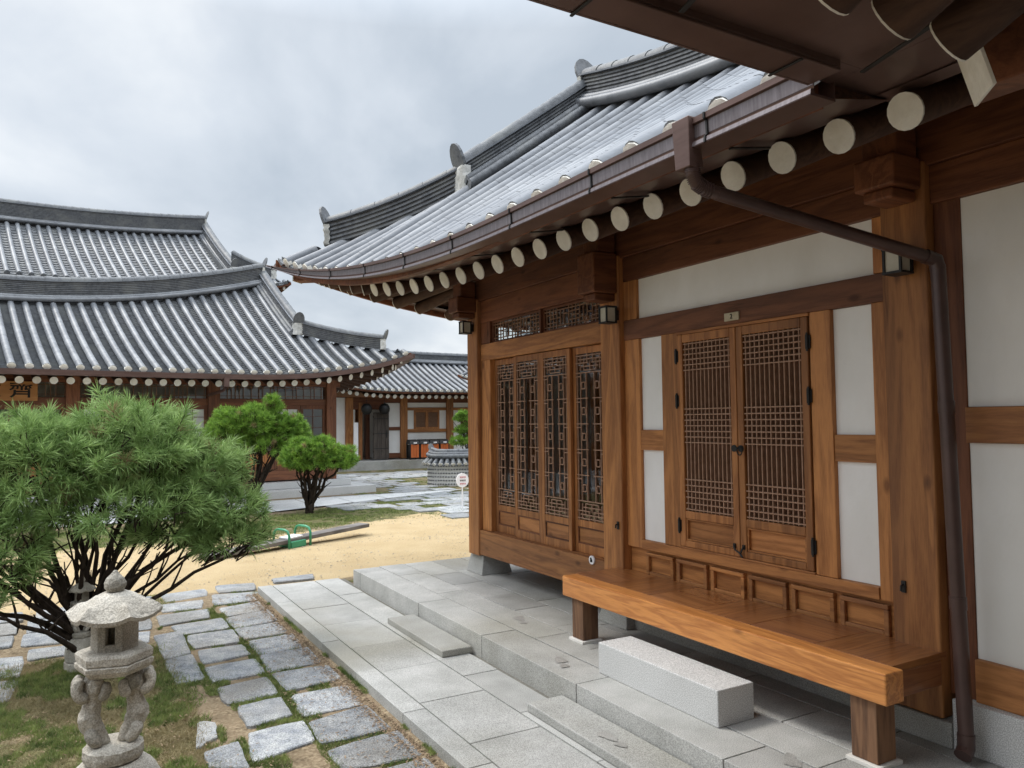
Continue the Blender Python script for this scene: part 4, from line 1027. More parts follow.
# wing roof over the viewer (same L-shaped hall)
rows = []
for k in range(-1, 20):
    x_ = 2.25-k*.30; rows.append([Vector((x_, 1.72-3.05*t, 3.03+1.84*t-.03*4*t*(1-t))) for t in [i/6 for i in range(7)]])
tile_rows(rows, .076, .3, .3, hall, M_tile2, names=('cover_tiles','pan_tiles'))
rows2 = [[Vector((p.x, -2.66-p.y, p.z)) for p in r] for r in rows]
tile_rows(rows2, .076, .3, .5, hall, M_tile2)
ridge([(x_, -1.33, 4.87) for x_ in np.linspace(5.4,-3.4,16)], .44, .25, hall, 'main_ridge', (1,))
for k in range(0, 20):
    x_ = 2.385-.287*k; A = Vector((x_, 1.365, 2.83)); B = Vector((x_, -.9, 2.83+.43*2.25)); d = (B-A).normalized(); body = MB(); body.tube([A, A.lerp(B,.5), B], .083*random.uniform(.97,1.04), 18); body.v = [(a+random.uniform(-.001,.001),b,c) for a,b,c in body.v]
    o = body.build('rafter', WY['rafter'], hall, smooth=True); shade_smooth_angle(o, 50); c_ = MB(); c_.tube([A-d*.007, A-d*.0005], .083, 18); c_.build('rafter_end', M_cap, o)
for k in range(1, 4):   # jack rafters meeting the valley
    x_ = 2.43+.287*k; A = Vector((x_, 1.35-(x_-2.5), 2.83+.43*(x_-2.5))); B = Vector((x_, -.9, 2.83+.43*2.25)); MB().tube([A, B], .083, 16).build('rafter', WY['rafter'], hall, smooth=True)
    y_ = 1.784-.2995*(k+1); A = Vector((2.8+(1.5-y_), y_, 2.83+.43*(1.5-y_))); B = Vector((4.9, y_, 2.83+.43*2.1)); MB().tube([A, B], .083, 16).build('rafter', WX['rafter'], hall, smooth=True)
vb = MB(); A = Vector((2.655,1.435,2.825)); B = Vector((4.17,-.08,3.42)); vb.beam(A, B, .19, .19); o = vb.build('valley_rafter', WX['dark'], hall, bevel=.008)
d = (B-A).normalized(); MB().beam(A-d*.008, A+d*.003, .193, .193).build('valley_rafter_end', M_cap, o)
sb = MB()
sb.grid([[(x_, 1.40, 2.925), (x_, .2, 2.925+.43*1.15), (x_, -.95, 2.925+.43*2.3)] for x_ in (-3.4, 0, 2.9, 5.2)])
sb.build('rafter_board', WX['rafter'], hall)
sf = MB(); sf.box(-3.4, 2.50, 1.33, 1.76, 2.925, 2.935); sf.box(2.501, 2.86, 1.36, 1.90, 2.9245, 2.934); sf.box(2.38, 2.50, 1.761, 1.90, 2.9245, 2.934)
sf.build('eave_soffit', M_gut, hall)
wg = MB()   # gutter of the wing, seen from below
for (y0, y1, z0, z1) in ((1.88,1.892,2.885,3.05),(1.75,1.879,2.885,2.897),(1.75,1.762,2.898,2.99)):
    wg.box(-3.4, 2.372, y0, y1, z0, z1)
wg.box(-3.4, 2.372, 1.893, 1.906, 3.01, 3.052)
wgo = wg.build('gutter', M_gut, hall, bevel=.003)
js = MB()
for k in range(8): x_ = 2.16-.86*k; js.box(x_,x_+.012,1.746,1.896,2.877,2.884); js.beam((x_+.3,1.73,2.89),(x_+.25,1.43,2.918),.02,.008)
wgo.data.materials.append(M_iron); merge(js, wgo, 1)
# back wall of the wing behind the viewer
for k in range(4): part('pillar', WZ['dark'], -3.2+k*2.3, -2.96+k*2.3, -2.1, -1.86, 0, 3.3)
part('plaster_panel', M_plaster, -3.2, 3.8, -2.02, -1.95, .3, 3.3, bevel=0)

# ------------------------------------------------------------------ wall lamps
def wall_lamp(c, label):
    x, y, z = c; r = empty('wall_lamp', c, label, 'lamp', 'box lamps on the hall pillars')
    f = MB(); w_, h_ = .046, .062
    for sx in (-1,1):
        for sy in (-1,1): f.box(x+sx*w_-.006, x+sx*w_+.006, y+sy*w_-.006, y+sy*w_+.006, z-h_+.006, z+h_-.006)
    f.box(x-w_-.008,x+w_+.008,y-w_-.008,y+w_+.008,z+h_-.006,z+h_+.008); f.box(x-w_-.008,x+w_+.008,y-w_-.008,y+w_+.008,z-h_-.006,z-h_+.006)
    f.box(x+w_+.008, XP-.001, y-.03, y+.03, z-.04, z+.04)
    f.build('frame', M_iron, r); MB().box(x-w_+.004,x+w_-.004,y-w_+.004,y+w_-.004,z-h_+.007,z+h_-.007).build('pane', M_lampglass, r)
wall_lamp((3.71, 7.50, 2.66), 'black box lamp with pale panes on the far corner pillar of the near hall')
wall_lamp((3.71, 4.93, 2.48), 'black box lamp on the pillar between the glazed doors and the double door')
wall_lamp((3.71, 2.44, 2.45), 'black box lamp on the pillar beside the downpipe, half hidden behind the pipe')
# small round white disc at the pillar foot, and two iron catches
dc = MB(); cst = Vector((3.808, 5.135, .53)); dc.tube([(3.800,5.335,.468),(3.8135,5.335,.468)], .036, 20)
o = dc.build('round_badge', M_signw, loc=(3.808,5.335,.468)); tag(o, 'small round white disc with black mark on the sill beam at the bench end', 'badge')
bm_ = MB(); bm_.tube([(3.797,5.34,.488),(3.7995,5.33,.46)], .008, 8); bm_.box(3.7965,3.7995,5.32,5.35,.452,.472); bm_.build('mark', M_blk, o)
for (y_, z_, lb) in ((2.524,.755,'small black iron catch low on the pillar at the right end of the bench'),(4.955,.80,'small black iron catch low on the pillar at the left end of the bench')):
    k = MB(); k.box(3.79,3.7995,y_-.012,y_+.012,z_-.03,z_+.03); k.tube([(3.79,y_,z_+.01),(3.772,y_,z_+.006),(3.77,y_,z_-.02)], .006, 8)
    tag(k.build('iron_catch', M_iron, loc=(3.795,y_,z_)), lb, 'catch')

# ------------------------------------------------------------------ the bench
bench = empty('wooden_bench', (3.5, 3.6, 0), 'long glossy orange-brown wooden bench with thick front beam, set against the hall wall', 'bench')
MB().box(3.262,3.398,2.275,4.965,.313,.462).build('front_beam', WY['bench'], bench, bevel=.008)
y_ = 4.99
pl = MB()
for k in range(6):
    a = y_-.4425; 
    o = MB().box(3.400,3.842,a+.0015,y_-.0015,.425,.4605).build('seat_board', WX['seat'] if k%2 else WY['seat'], bench, bevel=.0025); y_ = a
MB().box(3.400,3.797,2.336,2.384,.30,.424).build('end_beam', WX['seat'], bench, bevel=.005)
MB().box(3.843,3.884,2.6,4.9,.31,.452).build('back_rail', WY['warm'], bench, bevel=.003)
for (y0, y1) in ((2.345,2.485),(4.73,4.87)):
    lg = MB().box(3.285,3.425,y0,y1,.02,.3125).build('leg', WZ['leg'], bench, bevel=.005)
    MB().box(3.265,3.445,y0-.02,y1+.02,0,.019).build('foot_pad', M_plaster, lg, bevel=.003)

# ------------------------------------------------------------------ the other halls of the court
def YT(cx, cy): return lambda u, v, z: (cx+u, cy-v, z)
# --- left front hall
lh = empty('front_hall', (-2.0, 22.77, 0), 'long tiled wooden hall at left, its low eave just above the pines', 'hall')
TL = YT(-2.0, 22.77)
hanok_roof(lh, TL, 9.33, 4.88, .35, .67, 2.84, 2.33, 4.10, 4.77, 1.05, rc=0, Lc=5.0, sp=.305, umin=None, lowhip=True, rad=.078, tier=.11, seg=.34,
    sag=.10, sides=(1,0,1,0), rh=.55, hh=.34, rw=.24, raf=True, rin=.20, rdz=-.255, rslope=.33, rlen=2.6, rr=.078, rafsides=(1,0,1,0), gutter=True, gh=(-.16,-.045), grise=1.0)
n_roof = len(lh.children)
lb = MB(); G = []
for u in np.linspace(-8, 8, 9): G.append([TL(u, 0, 4.6), TL(u, -4.5, 2.8)])
lb.grid(G); lb.build('roof_board', M_trough, lh)
def lp(name, mt, x0,x1,y0,y1,z0,z1, par=lh, bevel=.01): return MB().box(x0,x1,y0,y1,z0,z1).build(name, mt, par, bevel=bevel)
base_names = {o.name for o in lh.children}
px_ = [-9.7,-6.6,-3.5,-.43,2.63,5.73]
for x_ in px_:
    lp('pillar', WZ['red'], x_-.14,x_+.14,20.06,20.34,.1,2.9)
lp('eave_beam', WX['dark'], -9.8,6.0,20.10,20.30,2.60,2.88); lp('lintel', WX['red'], -9.8,5.73,20.13,20.27,2.10,2.27); lp('sill_beam', WX['red'], -9.8,5.73,20.14,20.26,.15,.40)
lp('eave_beam', WY['dark'], 5.63,5.83,20.34,26.9,2.60,2.88)
for i in range(len(px_)-1):
    a, b_ = px_[i]+.14, px_[i+1]-.14; n = 4; w_ = (b_-a)/n
    lp('transom_pane', M_glass, a, b_, 20.19, 20.20, 2.272, 2.598, bevel=0)
    tr = MB(); q = a
    while q < b_: tr.box(q, q+.012, 20.16, 20.18, 2.272, 2.598); q += .10 if random.random() < .6 else .2
    for z in (2.33,2.54): tr.box(a,b_,20.162,20.178,z,z+.012)
    tr.build('transom_lattice', M_rod2, lh)
    for k in range(n):
        f = MB(); c0, c1 = a+k*w_+.005, a+(k+1)*w_-.005
        f.box(c0,c0+.07,20.16,20.21,.402,2.098); f.box(c1-.07,c1,20.16,20.21,.402,2.098); f.box(c0+.07,c1-.07,20.161,20.209,2.0,2.098); f.box(c0+.07,c1-.07,20.161,20.209,.402,.52); f.box(c0+.07,c1-.07,20.161,20.209,.85,.92)
        for z in (1.2,1.5,1.8): f.box(c0+.07,c1-.07,20.17,20.185,z,z+.012)
        f.box((c0+c1)/2-.008,(c0+c1)/2+.008,20.17,20.185,.92,2.0)
        o = f.build('door_leaf', WZ['red'], lh)
        MB().box(c0+.07,c1-.07,20.19,20.195,.92,2.0).build('pane', M_paper if (k+i)%3 == 0 else M_glass, o)
        MB().box(c0+.07,c1-.07,20.186,20.198,.52,.85).build('lower_panel', M_orange if False else WZ['gold'], o)
lp('rear_wall', M_inside, -9.7,5.7,24.0,24.1,0,4, bevel=0); lp('side_wall', M_plaster, 5.68,5.78,20.34,24,.4,2.6, bevel=0); lp('floor', WX['red'], -9.7,5.6,20.3,24,.2,.38, bevel=0); lp('ceiling', M_inside, -9.7,5.6,20.3,24,2.9,2.95, bevel=0)
for o in list(lh.children):
    if o.name in base_names: continue
    for q in [o]+list(o.children): q.data.transform(Matrix.Translation((0,-.61,0)))
ROT = radians(8); lh.rotation_euler.z = ROT
def rbox(x0,x1,y0,y1,z0,z1):
    mb = MB(); mb.box(x0+2.0,x1+2.0,y0-22.77,y1-22.77,z0,z1); o = mb.build('hall_terrace', M_gran2, bevel=.01, local=True); o.location = (-2.0,22.77,0); o.rotation_euler.z = ROT; tag(o, kind='structure')
rbox(-12, 6.75, 18.85, 26.5, -.3, -.06); rbox(-12, 6.2, 19.25, 26.3, -.055, .115)
# name board
nb = lp('name_board', mat('board_yellow_wood', (.30,.125,.04), (.46,.22,.075), rough=.55, scale=3, stretch=(.4,3,3)), -2.62,-.63,19.52,19.58,2.18,2.60, par=None)
nb.data.transform(Matrix.Translation((1.625,-19.55,-2.18))); nb.location = (-1.64,19.38,2.18); nb.rotation_euler.z = ROT
tag(nb, 'yellow wooden name board with black brushed characters under the left hall eave', 'name board')
FY = Matrix(((1,0,0,0),(0,0,-1,0),(0,1,0,0),(0,0,0,1)))
text_mesh('齊', .38, 'character', M_blk, nb, Matrix.Translation((.70,-.031,.21)) @ FY @ Matrix.Diagonal((1.25,.95,1,1)), .003)
text_mesh('文', .38, 'character', M_blk, nb, Matrix.Translation((.10,-.031,.21)) @ FY @ Matrix.Diagonal((1.25,.95,1,1)), .003)
nbh = MB(); nbh.beam((-.7,.03,.3),(-.7,.25,.5),.03,.03); nbh.beam((.7,.03,.3),(.7,.25,.5),.03,.03); hg_ = nbh.build('hanger', M_iron, nb, local=True)
# downpipe on the left hall
d_ = MB(); d_.box(4.45,4.57,-4.66+.0,-4.54,2.5,2.72); d_.tube([(4.51,-4.60,2.5),(4.51,-4.4,2.42),(4.51,-3.3,2.35)], .035, 8); d_.build('downpipe', M_gut, lh, local=True)

# --- tall rear hall
rhl = empty('rear_hall', (-2.96, 34.67, 0), 'tall tiled hall rising behind the left hall, only its big roof in view', 'hall')
TR = YT(-2.96, 34.67)
hanok_roof(rhl, TR, 9.74, 5.58, .35, .60, 6.60, 1.744, 8.02, 9.45, .50, rc=0, Lc=5.0, sp=.34, lowhip=True, rad=.085, tier=.28, seg=.4, sag=.14, sides=(1,0,1,0),
    rh=.72, hh=.42, rw=.30, raf=True, rin=.25, rdz=-.26, rslope=.33, rlen=2.4, rr=.085, rafsides=(1,0,1,0), endmat=M_ridge)
G = [[TR(u, 0, 9.3), TR(u, -5.2, 6.6)] for u in np.linspace(-8.3, 8.3, 9)]
b_ = MB(); b_.grid(G); b_.build('roof_board', M_trough, rhl)
for x_ in (-11,-7.5,-4,-.5,3.0,5.2): lp('pillar', WZ['red'], x_-.16,x_+.16,30.8,31.12,2.6,6.6, par=rhl)
lp('wall', M_plaster, -11,5.2,30.92,31.0,2.6,6.3, par=rhl, bevel=0); lp('eave_beam', WX['dark'], -11.1,5.4,30.83,31.1,6.2,6.56, par=rhl); lp('side_wall', M_plaster, 5.1,5.2,31.13,38,2.6,6.4, par=rhl, bevel=0)
lp('stone_base', M_gran2, -12.5,6.2,30.2,38.5,-.3,2.6, par=rhl, bevel=.03); rhl.rotation_euler.z = ROT

# --- gate house at the far end of the court
gh_ = empty('gate_house', (14, 32, -.2), 'low tiled gate house at the far end with white walls and an open plank door', 'gate house')
TG = YT(16.4, 32.2)
hanok_roof(gh_, TG, 8.2, 3.75, .25, .35, 2.86, 1.5, 3.75, 4.25, .12, rc=0, Lc=4, sp=.30, lowhip=True, rad=.075, tier=.13, seg=.34, sag=.06, sides=(1,1,1,1),
    rh=.42, hh=.28, rw=.22, raf=True, rin=.22, rdz=-.23, rslope=.36, rlen=2.0, rr=.082, rafsides=(1,0,1,1))
g = lambda n, m_, a,b,y0,y1,c,d: lp(n, m_, a,b,y0,y1,c,d, par=gh_, bevel=.008)
for x_ in (9.62, 10.0-.0, 11.95, 14.05, 16.6, 19.2):
    if x_ == 10.0: continue
    g('pillar', WZ['warm'], x_-.15, x_+.15, 29.9, 30.2, .12, 2.62)
g('eave_beam', WX['dark'], 9.5, 21, 29.95, 30.15, 2.42, 2.64)
g('terrace_stone', M_gran, 8.8, 22, 29.0, 36, -.3, .09)
# window bay
def wall_panel(x0,x1,z0,z1,y=30.03): return lp('plaster_panel', M_plaster, x0,x1,y,y+.05,z0,z1, par=gh_, bevel=0)
for (xa_, xb) in ((12.1,13.9),(14.2,16.45),(16.75,19.05)):
    wd = xb-xa_; wall_panel(xa_, xb, 2.22, 2.42); g('lintel', WX['warm'], xa_, xb, 29.98,30.1, 2.10,2.22); g('mid_rail', WX['warm'], xa_, xb, 29.98,30.1, 1.18,1.32)
    wall_panel(xa_, xb, .30, 1.18); g('sill_beam', WX['warm'], xa_, xb, 29.98,30.1, .12,.30)
    wall_panel(xa_, xa_+.32*wd/1.8, 1.32, 2.10); wall_panel(xb-.32*wd/1.8, xb, 1.32, 2.10)
    a, b_ = xa_+.32*wd/1.8, xb-.32*wd/1.8
    f = MB(); f.box(a,a+.08,29.99,30.08,1.32,2.10); f.box(b_-.08,b_,29.99,30.08,1.32,2.10); f.box(a+.08,b_-.08,29.991,30.079,2.02,2.10); f.box(a+.08,b_-.08,29.991,30.079,1.32,1.40); f.box((a+b_)/2-.06,(a+b_)/2+.06,29.99,30.08,1.40,2.02)
    o = f.build('window', WZ['gold'], gh_)
    r_ = MB()
    for i in range(int((b_-a-.16)/.05)): r_.box(a+.09+i*.05,a+.10+i*.05,30.0,30.02,1.4,2.02)
    for z in (1.45,1.5,1.55,1.68,1.73,1.78,1.9,1.95): r_.box(a+.08,b_-.08,30.002,30.018,z,z+.008)
    r_.build('lattice', M_rod, o); MB().box(a+.08,b_-.08,30.04,30.06,1.4,2.02).build('backing', M_rod2, o)
# gate bay, open passage with one plank leaf swung in
wall_panel(8.9, 9.47, .1, 2.62); g('jamb', WZ['warm'], 10.02, 10.18, 29.98, 30.14, .12, 2.42); g('jamb', WZ['dark'], 10.42, 10.6, 30.3, 30.5, .12, 2.42)
g('gate_lintel', WX['dark'], 9.78, 11.1, 30.0, 30.14, 2.14, 2.42)
for z0, z1 in ((.35,1.28),(1.42,2.4)): wall_panel(11.2, 11.8, z0, z1, 30.03)
g('wall_rail', WX['dark'], 11.15, 11.8, 29.99, 30.1, 1.28, 1.42); g('wall_rail', WX['dark'], 11.15, 11.8, 29.99, 30.1, .15, .35)
g('side_wall', M_plaster, 9.05, 9.15, 30.1, 34.6, .1, 2.6); g('side_wall', M_plaster, 11.25, 11.35, 30.1, 34.6, .1, 2.6)
for k in range(3):
    lp('gate_screen', WZ['warm'], 9.3+k*.0+.0, 9.9, 33.2+.0*k, 33.3, .1, 2.4, par=gh_) if k == 0 else None
lp('gate_screen', WZ['warm'], 10.95, 11.25, 33.2, 33.3, .1, 2.4, par=gh_); lp('threshold', WX['warm'], 9.9, 10.95, 33.2, 33.3, .1, .35, par=gh_)
lf = MB()
for k in range(4): lf.box(11.155-.30*0+.0, 11.21, 29.0, 29.9, 0,1) if False else None
for k in range(4): lf.box(10.52+k*.165, 10.52+k*.165+.16, 29.62+.0, 29.66, .14, 2.02)
for z in (.4,1.1,1.8): lf.box(10.52,11.18,29.661,29.70,z,z+.08)
o = lf.build('plank_door', WZ['grey'], gh_, bevel=.006)
sw = MB(); 
for z in (.55, 1.15, 1.75): sw.box(10.54,11.16,29.612,29.619,z,z+.03)
sw.box(11.05,11.09,29.60,29.619,1.0,1.3); sw.build('door_strap', M_iron, o)
cp_ = MB(); cp_.box(11.2,16.4,34.6,34.7,.1,2.6); cp_.build('back_wall', M_plaster, gh_)

bn_ = MB(); bn_.box(9.66,9.84,29.50,29.53,.15,1.62); o = bn_.build('banner_stand', M_signw, loc=(9.75,29.5,.09)); tag(o, 'narrow white standing board left of the open gate', 'board'); MB().box(9.60,9.90,29.42,29.62,.09,.15).build('foot', M_iron, o)
for x_, lb_ in ((10.12,'black round lantern hung left of the pair over the gate passage'),(10.86,'black round lantern hung right of the pair over the gate passage')):
    q = MB(); q.lathe([(.03,-.22),(.13,-.2),(.20,-.1),(.22,0),(.20,.1),(.13,.2),(.03,.22)], (x_,29.3,2.15), 14); o = q.build('round_lantern', M_iron, loc=(x_,29.3,2.15), smooth=True); tag(o, lb_, 'lantern')
    MB().tube([(x_,29.3,2.36),(x_,29.3,2.62)], .008, 6).build('cord', M_iron, o)

# --- a fourth roof peeping in from the right
eh = empty('east_hall', (17.0, 24.3, -.2), 'small tiled building at right of the court, one eave corner beside the near pillar', 'hall')
TE = YT(17.1, 24.3)
hanok_roof(eh, TE, 4.1, 2.7, .25, .35, 3.12, 1.3, 3.75, 4.3, .2, rc=0, Lc=3, sp=.30, lowhip=True, rad=.075, tier=.2, seg=.34, sag=.05, sides=(1,1,1,1),
    rh=.35, hh=.26, rw=.2, raf=True, rin=.25, rdz=-.21, rslope=.36, rlen=1.6, rr=.075, rafsides=(1,0,1,1))
for x_ in (14.6, 17.1, 19.6):
    for y_ in (23.0, 25.6): lp('pillar', WZ['warm'], x_-.13,x_+.13,y_-.13,y_+.13,-.27,2.9, par=eh)
lp('wall', M_plaster, 14.75, 19.45, 23.0, 23.06, .3, 2.6, par=eh, bevel=0); lp('eave_beam', WX['dark'], 14.5,19.7,22.92,23.1,2.6,2.9, par=eh)
lp('wall', M_plaster, 14.6, 14.66, 23.13, 25.45, .3, 2.6, par=eh, bevel=0); lp('base', M_gran, 14.3,19.9,22.7,25.9,-.3,-.05, par=eh)

# ------------------------------------------------------------------ low ornamental wall, bins, sign, seesaw
wl = empty('court_wall', (10.6, 20.9, GZ), 'low round-ended wall of stacked grey tiles with small tiled cap, between sign and bins', 'wall')
bd = MB(); 
path = [(9.35,21.2),(9.45,20.85),(9.75,20.62),(10.2,20.55),(11.0,20.6),(12.4,20.7),(13.6,20.8)]
def cat(P, n=8):
    out_ = []
    for i in range(len(P)-1):
        p0 = P[max(0,i-1)]; p1 = P[i]; p2 = P[i+1]; p3 = P[min(len(P)-1,i+2)]
        for k in range(n):
            t = k/n; out_.append(tuple(.5*((2*p1[j])+(-p0[j]+p2[j])*t+(2*p0[j]-5*p1[j]+4*p2[j]-p3[j])*t*t+(-p0[j]+3*p1[j]-3*p2[j]+p3[j])*t**3) for j in range(len(P[0]))))
    out_.append(tuple(P[-1])); return out_
cp = cat(path, 6); P3 = [(a, b_, GZ) for a, b_ in cp]
bd.sweep(P3, [(-.17,0),(-.17,.66),(.17,.66),(.17,0)]); bd.build('wall_body', mat('pale_mortar', (.62,.61,.58), (.76,.75,.72), rough=.95, scale=20), wl)
tl = MB()
for c in range(6):
    L = 0
    for i in range(len(P3)-1):
        a, b_ = Vector(P3[i]), Vector(P3[i+1]); d = (b_-a); nseg = max(1, int(d.length/.26)); dn = d.normalized(); sd_ = Vector((dn.y,-dn.x,0))
        for k in range(nseg):
            q0 = a+d*((k+.08+.5*(c%2)*.5)/nseg); q1 = a+d*((k+.86+.25*(c%2))/nseg)
            for sg in (1,-1):
                m0, m1 = q0+sd_*.175*sg, q1+sd_*.175*sg; z = .06+c*.105
                tl.beam(m0+Vector((0,0,z)), m1+Vector((0,0,z+random.uniform(-.008,.008))), .022, .034)
tl.build('tile_courses', M_ridge, wl)
rows_n = [[Vector(p)+Vector((0,0,.66))+ (lambda sd_: sd_*.32-Vector((0,0,.02)))(Vector(((Vector(P3[min(i+1,len(P3)-1)])-Vector(P3[max(i-1,0)])).normalized().y, -(Vector(P3[min(i+1,len(P3)-1)])-Vector(P3[max(i-1,0)])).normalized().x, 0))), Vector(p)+Vector((0,0,.86))] for i, p in enumerate(P3)][::2]
tile_rows(rows_n, .06, .3, .12, wl, M_ridge); 
rows_s = [[r[1]*2-r[0]-Vector((0,0,2*(r[1].z-r[0].z))), r[1]] for r in rows_n]
tile_rows(rows_s, .06, .3, .12, wl, M_ridge)
ridge([Vector(p)+Vector((0,0,.83+.05*max(0,1-i/6)**2)) for i, p in enumerate(P3)], .20, .15, wl, 'wall_ridge', (0,))

def make_bin(x_, label):
    r = empty('waste_bin', (x_, 29.35, .1), label, 'bin', 'waste bins by the gate house')
    f = MB(); w_ = .19
    for sx in (-1,1):
        for sy in (-1,1): f.box(x_+sx*w_-.018,x_+sx*w_+.018,29.35+sy*w_-.018,29.35+sy*w_+.018,.092,.72)
    f.box(x_-w_,x_+w_,29.35-w_,29.35+w_,.14,.17); f.build('frame', M_iron, r)
    for k in range(3): MB().box(x_-w_+.02+k*.117,x_-w_+.13+k*.117,29.14,29.155,.17,.70).build('slat', M_orange, r, bevel=.004)
    MB().box(x_-w_+.02,x_+w_-.02,29.16,29.54,.17,.70).build('liner', M_iron, r)
    l = MB(); l.add([(x_-.22,29.12,.72),(x_+.22,29.12,.72),(x_+.22,29.58,.72),(x_-.22,29.58,.72),(x_-.2,29.2,.86),(x_+.2,29.2,.86),(x_+.2,29.5,.9),(x_-.2,29.5,.9)], [(0,3,2,1),(4,5,6,7),(0,1,5,4),(1,2,6,5),(2,3,7,6),(3,0,4,7)])
    o = l.build('lid', M_iron, r, bevel=.01); MB().box(x_-.07,x_+.07,29.085,29.115,.735,.80).build('notice', M_signw, r)
for k, lb in enumerate(('orange slatted bin with black lid, leftmost of the row beside the gate pillar','second orange slatted bin from the gate pillar, black lid','third orange slatted bin from the gate pillar, black lid','black-lidded orange bin at the right end of the row, partly behind the court wall')):
    make_bin(12.1+.44*k, lb)
# red-and-white round notice on a thin post
sg = empty('round_sign', (7.27, 14.9, GZ), 'small round white notice on a thin white post, left of the near pillar', 'sign')
q = MB(); q.tube([(7.27,14.9,GZ),(7.27,14.9,.26)], .014, 8); q.build('post', M_signw, sg)
q = MB(); q.tube([(7.27,14.885,.375),(7.27,14.905,.375)], .150, 32); fc = q.build('face', M_signw, sg)
for z, t_, m_ in ((.445,.07,M_red),(.375,.06,M_blk),(.305,.075,M_red)):
    mk_ = MB()
    for k in range(5):
        x_ = 7.27-.06+k*.028; mk_.box(x_,x_+.018,14.881,14.8845,z-.012+.006*(k%2),z+.012); mk_.box(x_+.004,x_+.022,14.8805,14.8843,z-.022,z-.017)
    mk_.build('wording', m_, fc)
# seesaw
ss = empty('seesaw', (2.85, 12.0, GZ), 'low plank seesaw with two green tubular handle hoops on the sandy yard', 'seesaw')
A = Vector((1.62,11.52,GZ+.05)); B = Vector((4.34,12.70,GZ+.16)); Cn = A.lerp(B,.5)
q = MB(); q.beam(A, B, .26, .06); o = q.build('plank', M_plank, ss, bevel=.008)
d = (B-A).normalized(); sd_ = Vector((d.y,-d.x,0)).normalized()
q = MB(); q.beam(Cn-d*.16+Vector((0,0,.042)), Cn+d*.12+Vector((0,0,.047)), .22, .02); q.build('seat_plate', M_signw, ss)
for off in (-.22, .22):
    c_ = Cn+d*off*.9-Vector((0,0,Cn.z-GZ)); P = [c_-sd_*.19, c_-sd_*.19+Vector((0,0,.28))]
    for i in range(7): a_ = pi-pi*i/6; P.append(c_+sd_*.19*cos(a_)*1.0+Vector((0,0,.28+.10*sin(a_))))
    P += [c_+sd_*.19]
    q = MB(); q.tube([c_-sd_*.19, c_-sd_*.19+Vector((0,0,.20)), c_-sd_*.15+Vector((0,0,.265)), c_-sd_*.08+Vector((0,0,.285)), c_+sd_*.08+Vector((0,0,.285)), c_+sd_*.15+Vector((0,0,.265)), c_+sd_*.19+Vector((0,0,.20)), c_+sd_*.19], .019, 10)
    q.build('handle_hoop', M_green, ss, smooth=True)
q = MB(); c_ = Cn-Vector((0,0,Cn.z-GZ)); q.beam(c_-d*.14+Vector((0,0,.05)), c_+d*.14+Vector((0,0,.05)), .34, .10); q.build('pivot', M_green, ss, bevel=.01)

